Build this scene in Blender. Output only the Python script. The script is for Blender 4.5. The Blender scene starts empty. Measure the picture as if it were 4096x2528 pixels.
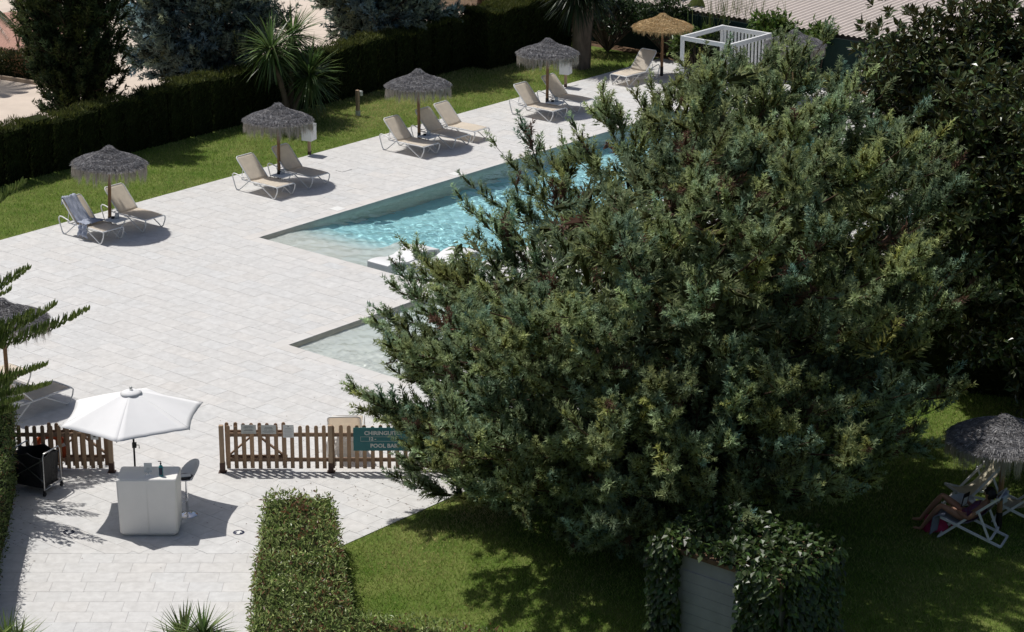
import bpy, math, random
import numpy as np
from math import sin, cos, pi, radians, atan, atan2, sqrt
from mathutils import Vector, Matrix
SC = bpy.context.scene
COL = SC.collection
rng = np.random.default_rng(7)
random.seed(7)

# ------------------------------------------------------------------ camera, sky, sun, exposure
HC = 18.5                                   # camera height: an upper-floor balcony
PITCH = atan(3280 / 9671.0)
FPX = 9671.0
cam = bpy.data.cameras.new('camera'); camo = bpy.data.objects.new('camera', cam); COL.objects.link(camo)
cam.sensor_width = 36.0; cam.lens = 36.0 * FPX / 4096.0
cam.clip_start = 0.5; cam.clip_end = 3000.0
camo.location = (0, 0, HC); camo.rotation_euler = (pi / 2 - PITCH, 0, 0)
SC.camera = camo

SUN_H = np.array([0.36, -0.34])             # shadow offset per metre of height
SUN_EL = atan(1 / np.linalg.norm(SUN_H))
W = bpy.data.worlds.new('World'); SC.world = W; W.use_nodes = True
wn = W.node_tree.nodes; wl = W.node_tree.links
sky = wn.new('ShaderNodeTexSky'); sky.sky_type = 'NISHITA'; sky.sun_disc = False
sky.sun_elevation = SUN_EL; sky.sun_rotation = atan2(-SUN_H[0], -SUN_H[1])
sky.altitude = 20; sky.air_density = 0.9; sky.dust_density = 2.2; sky.ozone_density = 0.5
bg = wn['Background']; bg.inputs['Strength'].default_value = 0.070
wl.new(sky.outputs[0], bg.inputs[0])
sun = bpy.data.lights.new('sun', 'SUN'); suno = bpy.data.objects.new('sun', sun); COL.objects.link(suno)
sun.energy = 3.8; sun.angle = radians(0.53); sun.color = (1.0, 0.965, 0.91)
suno.rotation_euler = Vector((SUN_H[0], SUN_H[1], -1.0)).to_track_quat('-Z', 'Y').to_euler()
suno.location = (-20, 60, 40)
vs = SC.view_settings; vs.view_transform = 'Standard'; vs.look = 'None'; vs.exposure = 0.0; vs.gamma = 1.0
SC.cycles.max_bounces = 8; SC.cycles.transparent_max_bounces = 24

# ------------------------------------------------------------------ frame of the place
A = radians(40.6)
U = np.array([sin(A), cos(A)]); V = np.array([-cos(A), sin(A)])      # deck axes
FW = np.array([0, cos(PITCH), -sin(PITCH)]); UP = np.array([0, sin(PITCH), cos(PITCH)])
CP = np.array([0, 0, HC])
def ray(x, y): return FW * FPX + np.array([x - 2048.0, 0, 0]) + UP * (1264.0 - y)
def G(x, y, z=0.0):
    d = ray(x, y); return CP + d * ((z - HC) / d[2])
def GY(x, y, Y):
    d = ray(x, y); return CP + d * (Y / d[1])
def proj(P):
    d = np.asarray(P, float) - CP; w = d @ FW
    return np.stack([2048 + FPX * d[..., 0] / w, 1264 - FPX * (d @ UP) / w], -1)
def uv(u, v, z=0.0): 
    p = U * u + V * v; return np.array([p[0], p[1], z])
RU = -(A - pi / 2)                          # z rotation taking local x to U
RV = RU + pi / 2
def inpoly(P, poly):
    P = np.asarray(P, float); x, y = P[..., 0], P[..., 1]
    r = np.zeros(x.shape, bool); n = len(poly); j = n - 1
    for i in range(n):
        xi, yi = poly[i]; xj, yj = poly[j]
        c = ((yi > y) != (yj > y)) & (x < (xj - xi) * (y - yi) / ((yj - yi) or 1e-9) + xi)
        r ^= c; j = i
    return r

# ------------------------------------------------------------------ objects and tags
def link(name, data, parent=None):
    o = bpy.data.objects.new(name, data); COL.objects.link(o)
    if parent is not None: o.parent = parent
    return o
def tag(o, label=None, cat=None, group=None, kind=None):
    if label: o['label'] = label
    if cat: o['category'] = cat
    if group: o['group'] = group
    if kind: o['kind'] = kind
    return o
def thing(name, label, cat, loc=(0, 0, 0), rz=0.0, group=None):
    o = link(name, None); o.location = Vector([float(c) for c in loc]); o.rotation_euler = (0, 0, rz)
    o.empty_display_size = 0.2
    return tag(o, label, cat, group)
def copy_tree(o, parent=None):
    c = o.copy(); COL.objects.link(c); c.parent = parent
    for ch in o.children: copy_tree(ch, c)
    return c
def place(proto, used, loc, rz, label, group=None):
    o = proto if not used else copy_tree(proto)
    o.location = Vector([float(c) for c in loc]); o.rotation_euler = (0, 0, rz); o['label'] = label
    if group: o['group'] = group
    return o

# ------------------------------------------------------------------ materials
def nodes(name):
    m = bpy.data.materials.new(name); m.use_nodes = True
    nt = m.node_tree; b = nt.nodes['Principled BSDF']
    return m, nt, b
def mk(name, col, rough=0.6, var=0.12, scale=6.0, bump=0.0, bscale=40.0, metal=0.0, spec=0.4, col2=None, stretch=None, trans=0.0, attr=False, coat=0.0, detail=6.0, bdist=0.01, sub=0.0):
    m, nt, b = nodes(name); N = nt.nodes; L = nt.links
    tc = N.new('ShaderNodeTexCoord'); mp = N.new('ShaderNodeMapping'); L.new(tc.outputs['Object'], mp.inputs[0])
    if stretch: mp.inputs['Scale'].default_value = stretch
    no = N.new('ShaderNodeTexNoise'); no.inputs['Scale'].default_value = scale; no.inputs['Detail'].default_value = detail
    no.inputs['Roughness'].default_value = 0.62
    L.new(mp.outputs[0], no.inputs['Vector'])
    r = N.new('ShaderNodeValToRGB'); L.new(no.outputs['Fac'], r.inputs[0])
    a = [c * (1 - var) for c in col]; z = list(col2) if col2 else [min(1, c * (1 + var)) for c in col]
    r.color_ramp.elements[0].position = 0.32; r.color_ramp.elements[1].position = 0.68
    r.color_ramp.elements[0].color = (*a, 1); r.color_ramp.elements[1].color = (*z, 1)
    src = r.outputs[0]
    if attr:
        at = N.new('ShaderNodeAttribute'); at.attribute_name = 'col'
        mx = N.new('ShaderNodeMix'); mx.data_type = 'RGBA'; mx.blend_type = 'MULTIPLY'; mx.inputs[0].default_value = 1.0
        L.new(src, mx.inputs[6]); L.new(at.outputs['Color'], mx.inputs[7]); src = mx.outputs[2]
        ad = N.new('ShaderNodeVectorMath'); ad.operation = 'MULTIPLY_ADD'
        L.new(at.outputs['Color'], ad.inputs[0]); ad.inputs[1].default_value = (217, 331, 173); L.new(tc.outputs['Object'], ad.inputs[2])
        L.new(ad.outputs[0], mp.inputs[0])
    L.new(src, b.inputs['Base Color'])
    b.inputs['Roughness'].default_value = rough; b.inputs['Metallic'].default_value = metal
    b.inputs['Specular IOR Level'].default_value = spec
    b.inputs['Transmission Weight'].default_value = trans; b.inputs['Coat Weight'].default_value = coat
    if sub: b.inputs['Subsurface Weight'].default_value = sub
    if bump:
        n2 = N.new('ShaderNodeTexNoise'); n2.inputs['Scale'].default_value = bscale; n2.inputs['Detail'].default_value = 5
        L.new(mp.outputs[0], n2.inputs['Vector'])
        bp = N.new('ShaderNodeBump'); bp.inputs['Strength'].default_value = bump; bp.inputs['Distance'].default_value = bdist
        L.new(n2.outputs['Fac'], bp.inputs['Height']); L.new(bp.outputs[0], b.inputs['Normal'])
    return m
def fol(name, gloss=0.25, rough=0.5, trans=0.3, under=None):
    """leaf material: colour from the 'col' attribute, some light passing through"""
    m, nt, b = nodes(name); N = nt.nodes; L = nt.links
    at = N.new('ShaderNodeAttribute'); at.attribute_name = 'col'
    src = at.outputs['Color']
    if under:
        ge = N.new('ShaderNodeNewGeometry'); mx = N.new('ShaderNodeMix'); mx.data_type = 'RGBA'
        L.new(ge.outputs['Backfacing'], mx.inputs[0]); L.new(src, mx.inputs[6]); mx.inputs[7].default_value = (*under, 1); src = mx.outputs[2]
    L.new(src, b.inputs['Base Color']); b.inputs['Roughness'].default_value = rough; b.inputs['Specular IOR Level'].default_value = gloss
    tr = N.new('ShaderNodeBsdfTranslucent'); L.new(src, tr.inputs[0])
    mi = N.new('ShaderNodeMixShader'); mi.inputs[0].default_value = trans
    L.new(b.outputs[0], mi.inputs[1]); L.new(tr.outputs[0], mi.inputs[2])
    L.new(mi.outputs[0], N['Material Output'].inputs[0])
    return m
M = {}
M['paver'] = mk('travertine', (0.583, 0.574, 0.56), 0.62, 0.09, 5.5, 0.3, 40, attr=True, stretch=(1, 1, 1), spec=0.3, col2=(0.642, 0.635, 0.622))
M['coping'] = mk('travertine_coping', (0.61, 0.592, 0.568), 0.6, 0.05, 3.0, 0.2, 30, attr=True, spec=0.3)
M['grout'] = mk('grout', (0.51, 0.497, 0.48), 0.9, 0.1, 8)
M['concrete'] = mk('yard_concrete', (0.62, 0.53, 0.45), 0.85, 0.10, 0.8, 0.2, 20, spec=0.2)
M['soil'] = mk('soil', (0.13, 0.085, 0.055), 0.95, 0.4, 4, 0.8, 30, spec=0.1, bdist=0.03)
M['gravel'] = mk('pink_gravel', (0.40, 0.24, 0.19), 0.9, 0.25, 14, 0.8, 60, spec=0.1)
M['lawn'] = mk('lawn_ground', (0.09, 0.16, 0.025), 0.95, 0.25, 1.3, 0.5, 60, spec=0.1, col2=(0.15, 0.18, 0.05))
M['grassb'] = fol('grass_blades', 0.1, 0.7, 0.5)
M['white'] = mk('white_tube', (0.80, 0.80, 0.79), 0.35, 0.04, 5)
M['sling'] = mk('cream_sling', (0.87, 0.80, 0.70), 0.75, 0.05, 6, 0.3, 220, spec=0.2)
def translucent(m, k):
    nt = m.node_tree; N = nt.nodes; L = nt.links; b = N['Principled BSDF']; src = b.inputs['Base Color'].links[0].from_socket
    tr = N.new('ShaderNodeBsdfTranslucent'); L.new(src, tr.inputs[0]); mi = N.new('ShaderNodeMixShader'); mi.inputs[0].default_value = k
    L.new(b.outputs[0], mi.inputs[1]); L.new(tr.outputs[0], mi.inputs[2]); L.new(mi.outputs[0], N['Material Output'].inputs[0])
translucent(M['sling'], 0.5)

M['thatch'] = fol('grey_thatch', 0.15, 0.7, 0.2)
M['pole'] = mk('round_timber', (0.30, 0.17, 0.085), 0.7, 0.25, 8, 0.3, 40, stretch=(1, 1, 0.15))
M['timber'] = mk('weathered_timber', (0.24, 0.155, 0.10), 0.75, 0.28, 10, 0.4, 60, stretch=(1, 1, 0.12))
M['timberlight'] = mk('post_timber', (0.38, 0.27, 0.18), 0.75, 0.2, 10, 0.4, 60, stretch=(1, 1, 0.12))
M['rust'] = mk('brown_foot', (0.07, 0.035, 0.025), 0.6, 0.2, 8)
M['black'] = mk('black_plastic', (0.012, 0.012, 0.013), 0.45, 0.2, 8)
M['bagcloth'] = mk('black_bag_cloth', (0.015, 0.015, 0.016), 0.6, 0.3, 4, 0.6, 6, bdist=0.05)
M['chrome'] = mk('chrome', (0.75, 0.75, 0.76), 0.12, 0.02, 4, metal=1.0)
M['steel'] = mk('steel_tube', (0.5, 0.5, 0.5), 0.3, 0.05, 4, metal=0.9)
M['canvas'] = mk('white_canvas', (0.90, 0.90, 0.905), 0.8, 0.02, 3, 0.15, 3, spec=0.2, bdist=0.02)
translucent(M['canvas'], 0.14)
M['cube'] = mk('white_polythene', (0.80, 0.785, 0.75), 0.5, 0.03, 2, 0.05, 200, spec=0.35)
M['shell'] = mk('stool_shell', (0.72, 0.72, 0.72), 0.35, 0.03, 3)
M['paper'] = mk('paper', (0.72, 0.72, 0.70), 0.6, 0.03, 3)
M['plastic_sheet'] = mk('laminated_paper', (0.55, 0.56, 0.53), 0.3, 0.06, 12)
M['ink'] = mk('dark_ink', (0.05, 0.05, 0.05), 0.7, 0.1, 3)
M['teal'] = mk('teal_board', (0.012, 0.13, 0.14), 0.45, 0.08, 4)
M['lettering'] = mk('pale_lettering', (0.55, 0.55, 0.52), 0.6, 0.05, 3)
M['orange'] = mk('orange_ring', (0.55, 0.10, 0.03), 0.5, 0.1, 4)
M['bark'] = mk('juniper_bark', (0.10, 0.065, 0.048), 0.9, 0.4, 9, 0.8, 40, stretch=(1, 1, 0.25), spec=0.1)
M['greybark'] = mk('grey_bark', (0.14, 0.11, 0.085), 0.9, 0.35, 6, 0.8, 30, stretch=(1, 1, 0.3), spec=0.1)
M['needle'] = fol('juniper_foliage', 0.2, 0.6, 0.36)
M['leaf'] = fol('broad_leaf', 0.5, 0.38, 0.28)
M['ficus'] = fol('ficus_leaf', 0.6, 0.33, 0.12, under=(0.088, 0.080, 0.028))
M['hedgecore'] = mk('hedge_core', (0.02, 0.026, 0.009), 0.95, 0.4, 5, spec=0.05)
M['towel'] = mk('grey_blue_towel', (0.36, 0.39, 0.47), 0.9, 0.08, 12, 0.5, 160, spec=0.1)
M['roof'] = mk('roof_sheet', (0.60, 0.53, 0.48), 0.55, 0.06, 1.2, spec=0.3)
M['net'] = mk('green_windbreak', (0.008, 0.03, 0.024), 0.8, 0.15, 6)
M['block'] = mk('beige_block_wall', (0.48, 0.37, 0.27), 0.85, 0.1, 4, 0.3, 30)
M['render_white'] = mk('white_render', (0.66, 0.66, 0.66), 0.75, 0.06, 3, 0.3, 12)
M['render_shaded'] = mk('shade_darkened_boards', (0.26, 0.265, 0.28), 0.75, 0.1, 3, 0.3, 12)  # white shed wall, colour darkened for the shade under the juniper
M['skin'] = mk('skin', (0.42, 0.22, 0.14), 0.5, 0.06, 8, sub=0.1)
M['hair'] = mk('dark_hair', (0.012, 0.009, 0.008), 0.5, 0.4, 30, 0.8, 60)
M['swim'] = mk('patterned_swimwear', (0.35, 0.03, 0.05), 0.7, 0.3, 22, col2=(0.10, 0.10, 0.22))
M['deckcanvas'] = mk('grey_deckchair_canvas', (0.30, 0.31, 0.34), 0.8, 0.06, 4)
M['creamcanvas'] = mk('cream_deckchair_canvas', (0.66, 0.60, 0.44), 0.8, 0.05, 4)
M['pink'] = mk('pink_bag', (0.45, 0.02, 0.10), 0.6, 0.15, 4)
M['denim'] = mk('grey_denim', (0.20, 0.22, 0.27), 0.85, 0.15, 10)
M['tray'] = mk('white_tray', (0.82, 0.82, 0.82), 0.3, 0.02, 3)
M['navy'] = mk('dark_navy', (0.015, 0.02, 0.05), 0.5, 0.2, 6)

# ------------------------------------------------------------------ mesh collecting
class MB:
    def __init__(s): s.v = []; s.f = []; s.sm = []
    def add(s, vs, fs, smooth=False):
        b = len(s.v); s.v += [tuple(float(c) for c in p) for p in vs]
        s.f += [tuple(b + i for i in f) for f in fs]; s.sm += [smooth] * len(fs); return s
    def box(s, x0, x1, y0, y1, z0, z1, M4=None):
        vs = [(x, y, z) for z in (z0, z1) for y in (y0, y1) for x in (x0, x1)]
        if M4 is not None: vs = [M4 @ Vector(p) for p in vs]
        return s.add(vs, [(0, 2, 3, 1), (4, 5, 7, 6), (0, 1, 5, 4), (2, 6, 7, 3), (0, 4, 6, 2), (1, 3, 7, 5)])
    def bar(s, a, b, w, h=None, up=(0, 0, 1)):
        a = Vector(a); b = Vector(b); h = h or w; d = (b - a).normalized(); u = Vector(up)
        if abs(d.dot(u)) > 0.98: u = Vector((1, 0, 0))
        x = d.cross(u).normalized(); y = x.cross(d)
        vs = [p + x * (sx * w / 2) + y * (sy * h / 2) for p in (a, b) for sx, sy in ((-1, -1), (1, -1), (1, 1), (-1, 1))]
        return s.add(vs, [(3, 2, 1, 0), (4, 5, 6, 7), (0, 1, 5, 4), (1, 2, 6, 5), (2, 3, 7, 6), (3, 0, 4, 7)])
    def tube(s, pts, r, n=8, cap=True, closed=False):
        P = [Vector(p) for p in pts]; k = len(P)
        R = list(r) if hasattr(r, '__len__') else [r] * k
        rings = []; ref = None
        for i in range(k):
            a = P[i - 1] if (i or closed) else P[0]; b = P[(i + 1) % k] if (i < k - 1 or closed) else P[-1]
            d = (b - a).normalized()
            if ref is None: ref = Vector((0, 0, 1)) if abs(d.z) < 0.9 else Vector((1, 0, 0))
            x = d.cross(ref).normalized(); y = x.cross(d).normalized(); ref = y
            rings.append([P[i] + (x * cos(2 * pi * j / n) + y * sin(2 * pi * j / n)) * R[i] for j in range(n)])
        vs = [p for q in rings for p in q]; fs = []
        m = k if closed else k - 1
        for i in range(m):
            i2 = (i + 1) % k
            for j in range(n):
                j2 = (j + 1) % n; fs.append((i * n + j, i * n + j2, i2 * n + j2, i2 * n + j))
        s.add(vs, fs, True)
        if cap and not closed: s.add(rings[0], [tuple(range(n))[::-1]]); s.add(rings[-1], [tuple(range(n))])
        return s
    def lathe(s, prof, n=24, c=(0, 0, 0), smooth=True, ax=1.0):
        vs = []; fs = []; k = len(prof)
        for r, z in prof:
            vs += [(c[0] + r * cos(2 * pi * j / n) * ax, c[1] + r * sin(2 * pi * j / n), c[2] + z) for j in range(n)]
        for i in range(k - 1):
            for j in range(n):
                j2 = (j + 1) % n; fs.append((i * n + j, i * n + j2, (i + 1) * n + j2, (i + 1) * n + j))
        return s.add(vs, fs, smooth)
    def prism(s, poly, z0, z1):
        n = len(poly); vs = [(p[0], p[1], z0) for p in poly] + [(p[0], p[1], z1) for p in poly]
        return s.add(vs, [tuple(range(n))[::-1], tuple(range(n, 2 * n))] + [(i, (i + 1) % n, n + (i + 1) % n, n + i) for i in range(n)])
    def grid(s, fn, nu, nv, smooth=True):
        vs = [fn(i / nu, j / nv) for j in range(nv + 1) for i in range(nu + 1)]
        fs = [(j * (nu + 1) + i, j * (nu + 1) + i + 1, (j + 1) * (nu + 1) + i + 1, (j + 1) * (nu + 1) + i) for j in range(nv) for i in range(nu)]
        return s.add(vs, fs, smooth)
    def mesh(s, name):
        me = bpy.data.meshes.new(name); me.from_pydata(s.v, [], s.f)
        me.polygons.foreach_set('use_smooth', s.sm); me.update(); return me
    def build(s, name, mat, parent=None, bevel=0.0, solid=0.0):
        me = s.mesh(name); me.materials.append(mat if not isinstance(mat, str) else M[mat])
        o = link(name, me, parent)
        if solid:
            q = o.modifiers.new('solid', 'SOLIDIFY'); q.thickness = solid; q.offset = 0
        if bevel:
            q = o.modifiers.new('bevel', 'BEVEL'); q.width = bevel; q.segments = 2; q.limit_method = 'ANGLE'
        return o
def setcol(me, c):
    a = me.color_attributes.new('col', 'FLOAT_COLOR', 'POINT'); n = len(me.vertices)
    a.data.foreach_set('color', np.tile(np.array([c[0], c[1], c[2], 1.0], np.float32), n))

# ------------------------------------------------------------------ foliage arrays (triangle soup)
class Soup:
    def __init__(s): s.V = []; s.C = []
    def add(s, V, C):            # V (n,3,3), C (n,3) or (n,3,3)
        V = np.asarray(V, np.float32); C = np.asarray(C, np.float32)
        if C.ndim == 2: C = np.repeat(C[:, None, :], 3, 1)
        s.V.append(V.reshape(-1, 3)); s.C.append(C.reshape(-1, 3))
    def build(s, name, mat, parent=None):
        V_ = np.concatenate(s.V); C_ = np.clip(np.concatenate(s.C), 0.002, 0.9); n = len(V_)
        me = bpy.data.meshes.new(name); me.vertices.add(n); me.vertices.foreach_set('co', V_.ravel())
        me.loops.add(n); me.loops.foreach_set('vertex_index', np.arange(n, dtype=np.int32))
        me.polygons.add(n // 3); me.polygons.foreach_set('loop_start', np.arange(0, n, 3, dtype=np.int32))
        me.polygons.foreach_set('loop_total', np.full(n // 3, 3, np.int32))
        a = me.color_attributes.new('col', 'FLOAT_COLOR', 'POINT')
        a.data.foreach_set('color', np.concatenate([C_, np.ones((n, 1), np.float32)], 1).ravel())
        me.update(calc_edges=True); me.validate()
        me.materials.append(M[mat]); return link(name, me, parent)
def unit(a): return a / (np.linalg.norm(a, axis=-1, keepdims=True) + 1e-9)
def rv(n): return unit(rng.normal(size=(n, 3)))
def jit(c, n, v=0.2, hue=0.08):
    c = np.asarray(c, float); k = 1 + v * rng.normal(size=(n, 1)).clip(-2, 2)
    return np.clip(c * k * (1 + hue * rng.normal(size=(n, 3))), 0.003, 0.9)
def mixcol(c1, c2, t): return np.asarray(c1)[None] * (1 - t[:, None]) + np.asarray(c2)[None] * t[:, None]
def blades(S, P, D, L, Wd, C):
    n = len(P); sd = unit(np.cross(D, rv(n))); L = np.broadcast_to(np.asarray(L, float), (n,))[:, None]; Wd = np.broadcast_to(np.asarray(Wd, float), (n,))[:, None]
    S.add(np.stack([P - sd * Wd / 2, P + sd * Wd / 2, P + D * L], 1), C)
def leaves(S, P, D, Nn, L, Wd, C, fold=0.25):
    n = len(P); sd = unit(np.cross(D, Nn)); up = unit(np.cross(sd, D))
    L = np.broadcast_to(np.asarray(L, float), (n,))[:, None]; Wd = np.broadcast_to(np.asarray(Wd, float), (n,))[:, None]
    m = P + D * L * 0.5; lf = m + sd * Wd / 2 + up * Wd * fold; rt = m - sd * Wd / 2 + up * Wd * fold; tp = P + D * L - up * L * 0.08
    S.add(np.stack([P, lf, tp], 1), C); S.add(np.stack([P, tp, rt], 1), C)
def straps(S, P, D, L, Wd, droop, C, seg=4):
    n = len(P); sd = unit(np.cross(D, np.array([0, 0, 1.0]) + 0.15 * rv(n)))
    L = np.broadcast_to(np.asarray(L, float), (n,))[:, None]; Wd = np.broadcast_to(np.asarray(Wd, float), (n,))[:, None]; droop = np.broadcast_to(np.asarray(droop, float), (n,))[:, None]
    p = P.copy(); d = D.copy(); pts = [p]
    for k in range(seg):
        p = p + d * L / seg; pts.append(p); d = unit(d + np.array([0, 0, -1.0]) * droop / seg)
    w = [0.55, 1.0, 0.9, 0.6, 0.0] if seg == 4 else list(np.linspace(1, 0, seg + 1))
    for k in range(seg):
        a, b = pts[k], pts[k + 1]; wa, wb = w[k] * Wd / 2, w[k + 1] * Wd / 2
        S.add(np.stack([a - sd * wa, a + sd * wa, b + sd * wb], 1), C)
        if k < seg - 1: S.add(np.stack([a - sd * wa, b + sd * wb, b - sd * wb], 1), C)
def frames(D, roll):
    D = unit(D); n = len(D); ref = np.tile([0, 0, 1.0], (n, 1)); ref[np.abs(D[:, 2]) > 0.95] = [1, 0, 0]
    x = unit(np.cross(ref, D)); y = np.cross(D, x)
    c, s_ = np.cos(roll)[:, None], np.sin(roll)[:, None]
    return np.stack([x * c + y * s_, -x * s_ + y * c, D], 2)       # columns: local x,y,z(axis)
def plume_templates(k=7, tw=22, bl=6, seed=1, spread=0.30, blen=0.105, bw=0.03):
    r = np.random.default_rng(seed); out = []
    for _ in range(k):
        P = []; D = []; T = []; Lb = []
        for i in range(tw):
            t = 0.08 + 0.9 * (i + r.random()) / tw; a = i * 2.4 + r.normal() * 0.3
            ln = spread * (1 - t) ** 0.6 * (0.55 + 0.6 * r.random()) + 0.05
            d = np.array([cos(a) * 0.75, sin(a) * 0.75, 0.75]); d /= np.linalg.norm(d)
            for j in range(bl):
                q = (j + r.random() * 0.7) / bl
                P.append(np.array([0, 0, t]) + d * ln * q + r.normal(size=3) * 0.012)
                dd = d * 0.7 + np.array([0, 0, 0.5]) + r.normal(size=3) * 0.42; D.append(dd / np.linalg.norm(dd))
                T.append(min(1, 0.25 + 0.35 * t + 0.45 * q)); Lb.append(blen * (0.7 + 0.6 * r.random()))
        P = np.array(P); D = np.array(D); sd = unit(np.cross(D, unit(r.normal(size=D.shape)))); Lb = np.array(Lb)[:, None]
        out.append((np.stack([P - sd * bw / 2, P + sd * bw / 2, P + D * Lb], 1), np.array(T)))
    return out
def spray_templates(k, n, seed, R=0.26, bl=0.20, bw=0.055):
    """dense pointed juniper spray: a ragged cone of scale-leaf twiglets round a twiggy core made opaque to block light"""
    r = np.random.default_rng(seed); out = []
    for _ in range(k):
        lob = r.random(3) * 6.28; t = r.random(n) ** 0.85; a = r.random(n) * 6.283
        rad = R * (1 - t) ** 0.75 * (0.62 + 0.38 * np.sin(a * 2 + lob[0] + t * 5) * np.sin(a * 3 + lob[1])) * (0.35 + 0.65 * np.minimum(1, t * 4 + 0.3))
        q = 0.55 + 0.45 * r.random(n); P = np.stack([rad * q * np.cos(a), rad * q * np.sin(a), t * 0.9], 1)
        D = unit(np.stack([np.cos(a) * 0.75, np.sin(a) * 0.75, np.full(n, 0.75)], 1) + 0.32 * r.normal(size=(n, 3)))
        sd = unit(np.cross(D, unit(r.normal(size=D.shape)))); L = (bl * (0.55 + 0.7 * r.random(n)) * (1.1 - 0.35 * t))[:, None]
        tri = np.stack([P - sd * bw / 2, P + sd * bw / 2, P + D * L], 1); tt = np.clip(0.25 + 0.5 * q + 0.35 * t, 0, 1)
        core = []; m = 4  # opaque core, added to deepen the self-shadow of the sprays
        for j in range(m):
            a0, a1 = 2 * pi * j / m, 2 * pi * (j + 1) / m
            for z0, r0, z1, r1 in ((0.1, 0.10, 0.32, 0.26), (0.32, 0.26, 0.66, 0.03)):
                p = [np.array([R * rr * cos(x), R * rr * sin(x), z]) for x, z, rr in ((a0, z0, r0), (a1, z0, r0), (a1, z1, r1), (a0, z1, r1))]
                core += [[p[0], p[1], p[2]], [p[0], p[2], p[3]]]
        core = np.array(core); out.append((np.concatenate([tri, core]), np.concatenate([tt, np.full(len(core), -0.6)])))
    return out
TPL = spray_templates(10, 66, 1, 0.27, 0.195, 0.052)
TPL_F = spray_templates(6, 40, 4, 0.29, 0.24, 0.075)
TPL_LO = plume_templates(5, 14, 4, 2, 0.34, 0.17, 0.06)
TPL_TIGHT = plume_templates(5, 14, 4, 3, 0.16, 0.15, 0.05)
def put_plumes(S, P, D, L, inner, outer, tpl, var=0.16, dead=0.0, deadcol=(0.15, 0.085, 0.06), grp=None):
    n = len(P); R = frames(D, rng.random(n) * 6.28); tid = rng.integers(0, len(tpl), n)
    k1 = 1 + var * rng.normal(size=(n, 1)); isd = rng.random(n) < dead; warm = rng.normal(size=n) * 0.10
    if grp is not None:
        ng = grp.max() + 1; k1 = k1 * (1 + 0.17 * rng.normal(size=(ng, 1)))[grp].clip(0.5, 1.6); warm = warm + (0.085 * rng.normal(size=ng).clip(-1.8, 1.8))[grp]
    for t, (tv, tt) in enumerate(tpl):
        ix = np.where(tid == t)[0]
        if not len(ix): continue
        vv = np.einsum('nij,bkj->nbki', R[ix], tv) * L[ix][:, None, None, None] + P[ix][:, None, None, :]
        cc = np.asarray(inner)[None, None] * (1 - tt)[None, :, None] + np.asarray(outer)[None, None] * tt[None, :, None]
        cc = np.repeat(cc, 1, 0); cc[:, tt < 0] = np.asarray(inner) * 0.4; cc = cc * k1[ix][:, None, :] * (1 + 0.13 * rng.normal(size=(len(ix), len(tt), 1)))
        cc = cc * (1 + warm[ix][:, None, None] * np.array([1.0, 0.35, -1.0]))
        cc[isd[ix]] = np.asarray(deadcol) * (1 + 0.25 * rng.normal(size=(isd[ix].sum(), len(tt), 1)))
        S.add(vv.reshape(-1, 3, 3), cc.reshape(-1, 3))

# ================================================================== THE SETTING
def uvrects(rect, holes):
    """split a (u0,u1,v0,v1) rectangle round rectangular holes"""
    out = [rect]
    for h in holes:
        nxt = []
        for r in out:
            u0, u1, v0, v1 = r; a0, a1, b0, b1 = max(u0, h[0]), min(u1, h[1]), max(v0, h[2]), min(v1, h[3])
            if a0 >= a1 or b0 >= b1: nxt.append(r); continue
            if u0 < a0: nxt.append((u0, a0, v0, v1))
            if a1 < u1: nxt.append((a1, u1, v0, v1))
            if v0 < b0: nxt.append((a0, a1, v0, b0))
            if b1 < v1: nxt.append((a0, a1, b1, v1))
        out = nxt
    return out
def sheet(name, rects, z, mat):
    m = MB()
    for u0, u1, v0, v1 in rects: m.add([uv(u0, v0, z), uv(u1, v0, z), uv(u1, v1, z), uv(u0, v1, z)], [(0, 1, 2, 3)])
    return tag(m.build(name, mat), kind='structure')
MAIN = (41.98, 60.5, 38.9, 44.76)
KID = (36.5, 41.2, 34.5, 38.06)
HOLES = [MAIN, KID]
sheet('ground', uvrects((-700, 900, -800, 900), HOLES), -0.06, 'soil')
sheet('yard_concrete', [(20, 140, 54.5, 140)], -0.03, 'concrete')
sheet('far_lawn', [(24, 66, 49.74, 54.6)], -0.015, 'lawn')
# near lawn: right of the clipped hedge, in front of the deck edge
def clip(poly, n, d):
    """keep the part of a polygon with n.p <= d"""
    out = []; k = len(poly)
    for i in range(k):
        a, b = np.asarray(poly[i], float), np.asarray(poly[(i + 1) % k], float); da, db = a @ n - d, b @ n - d
        if da <= 0: out.append(a)
        if (da < 0 < db) or (db < 0 < da): out.append(a + (b - a) * (da / (da - db)))
    return out
def area(p):
    x = np.array(p); return 0.5 * abs(np.dot(x[:, 0], np.roll(x[:, 1], 1)) - np.dot(x[:, 1], np.roll(x[:, 0], 1))) if len(p) > 2 else 0
VL = 29.24; YP = 40.88
nl = [uv(10, -10)[:2], uv(90, -10)[:2], uv(90, VL)[:2], uv(10, VL)[:2]]
nl = clip(nl, np.array([-1.0, 0]), 4.15)
m = MB(); m.add([(p[0], p[1], -0.015) for p in nl], [tuple(range(len(nl)))]); tag(m.build('near_lawn', 'lawn'), kind='structure')

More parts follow.
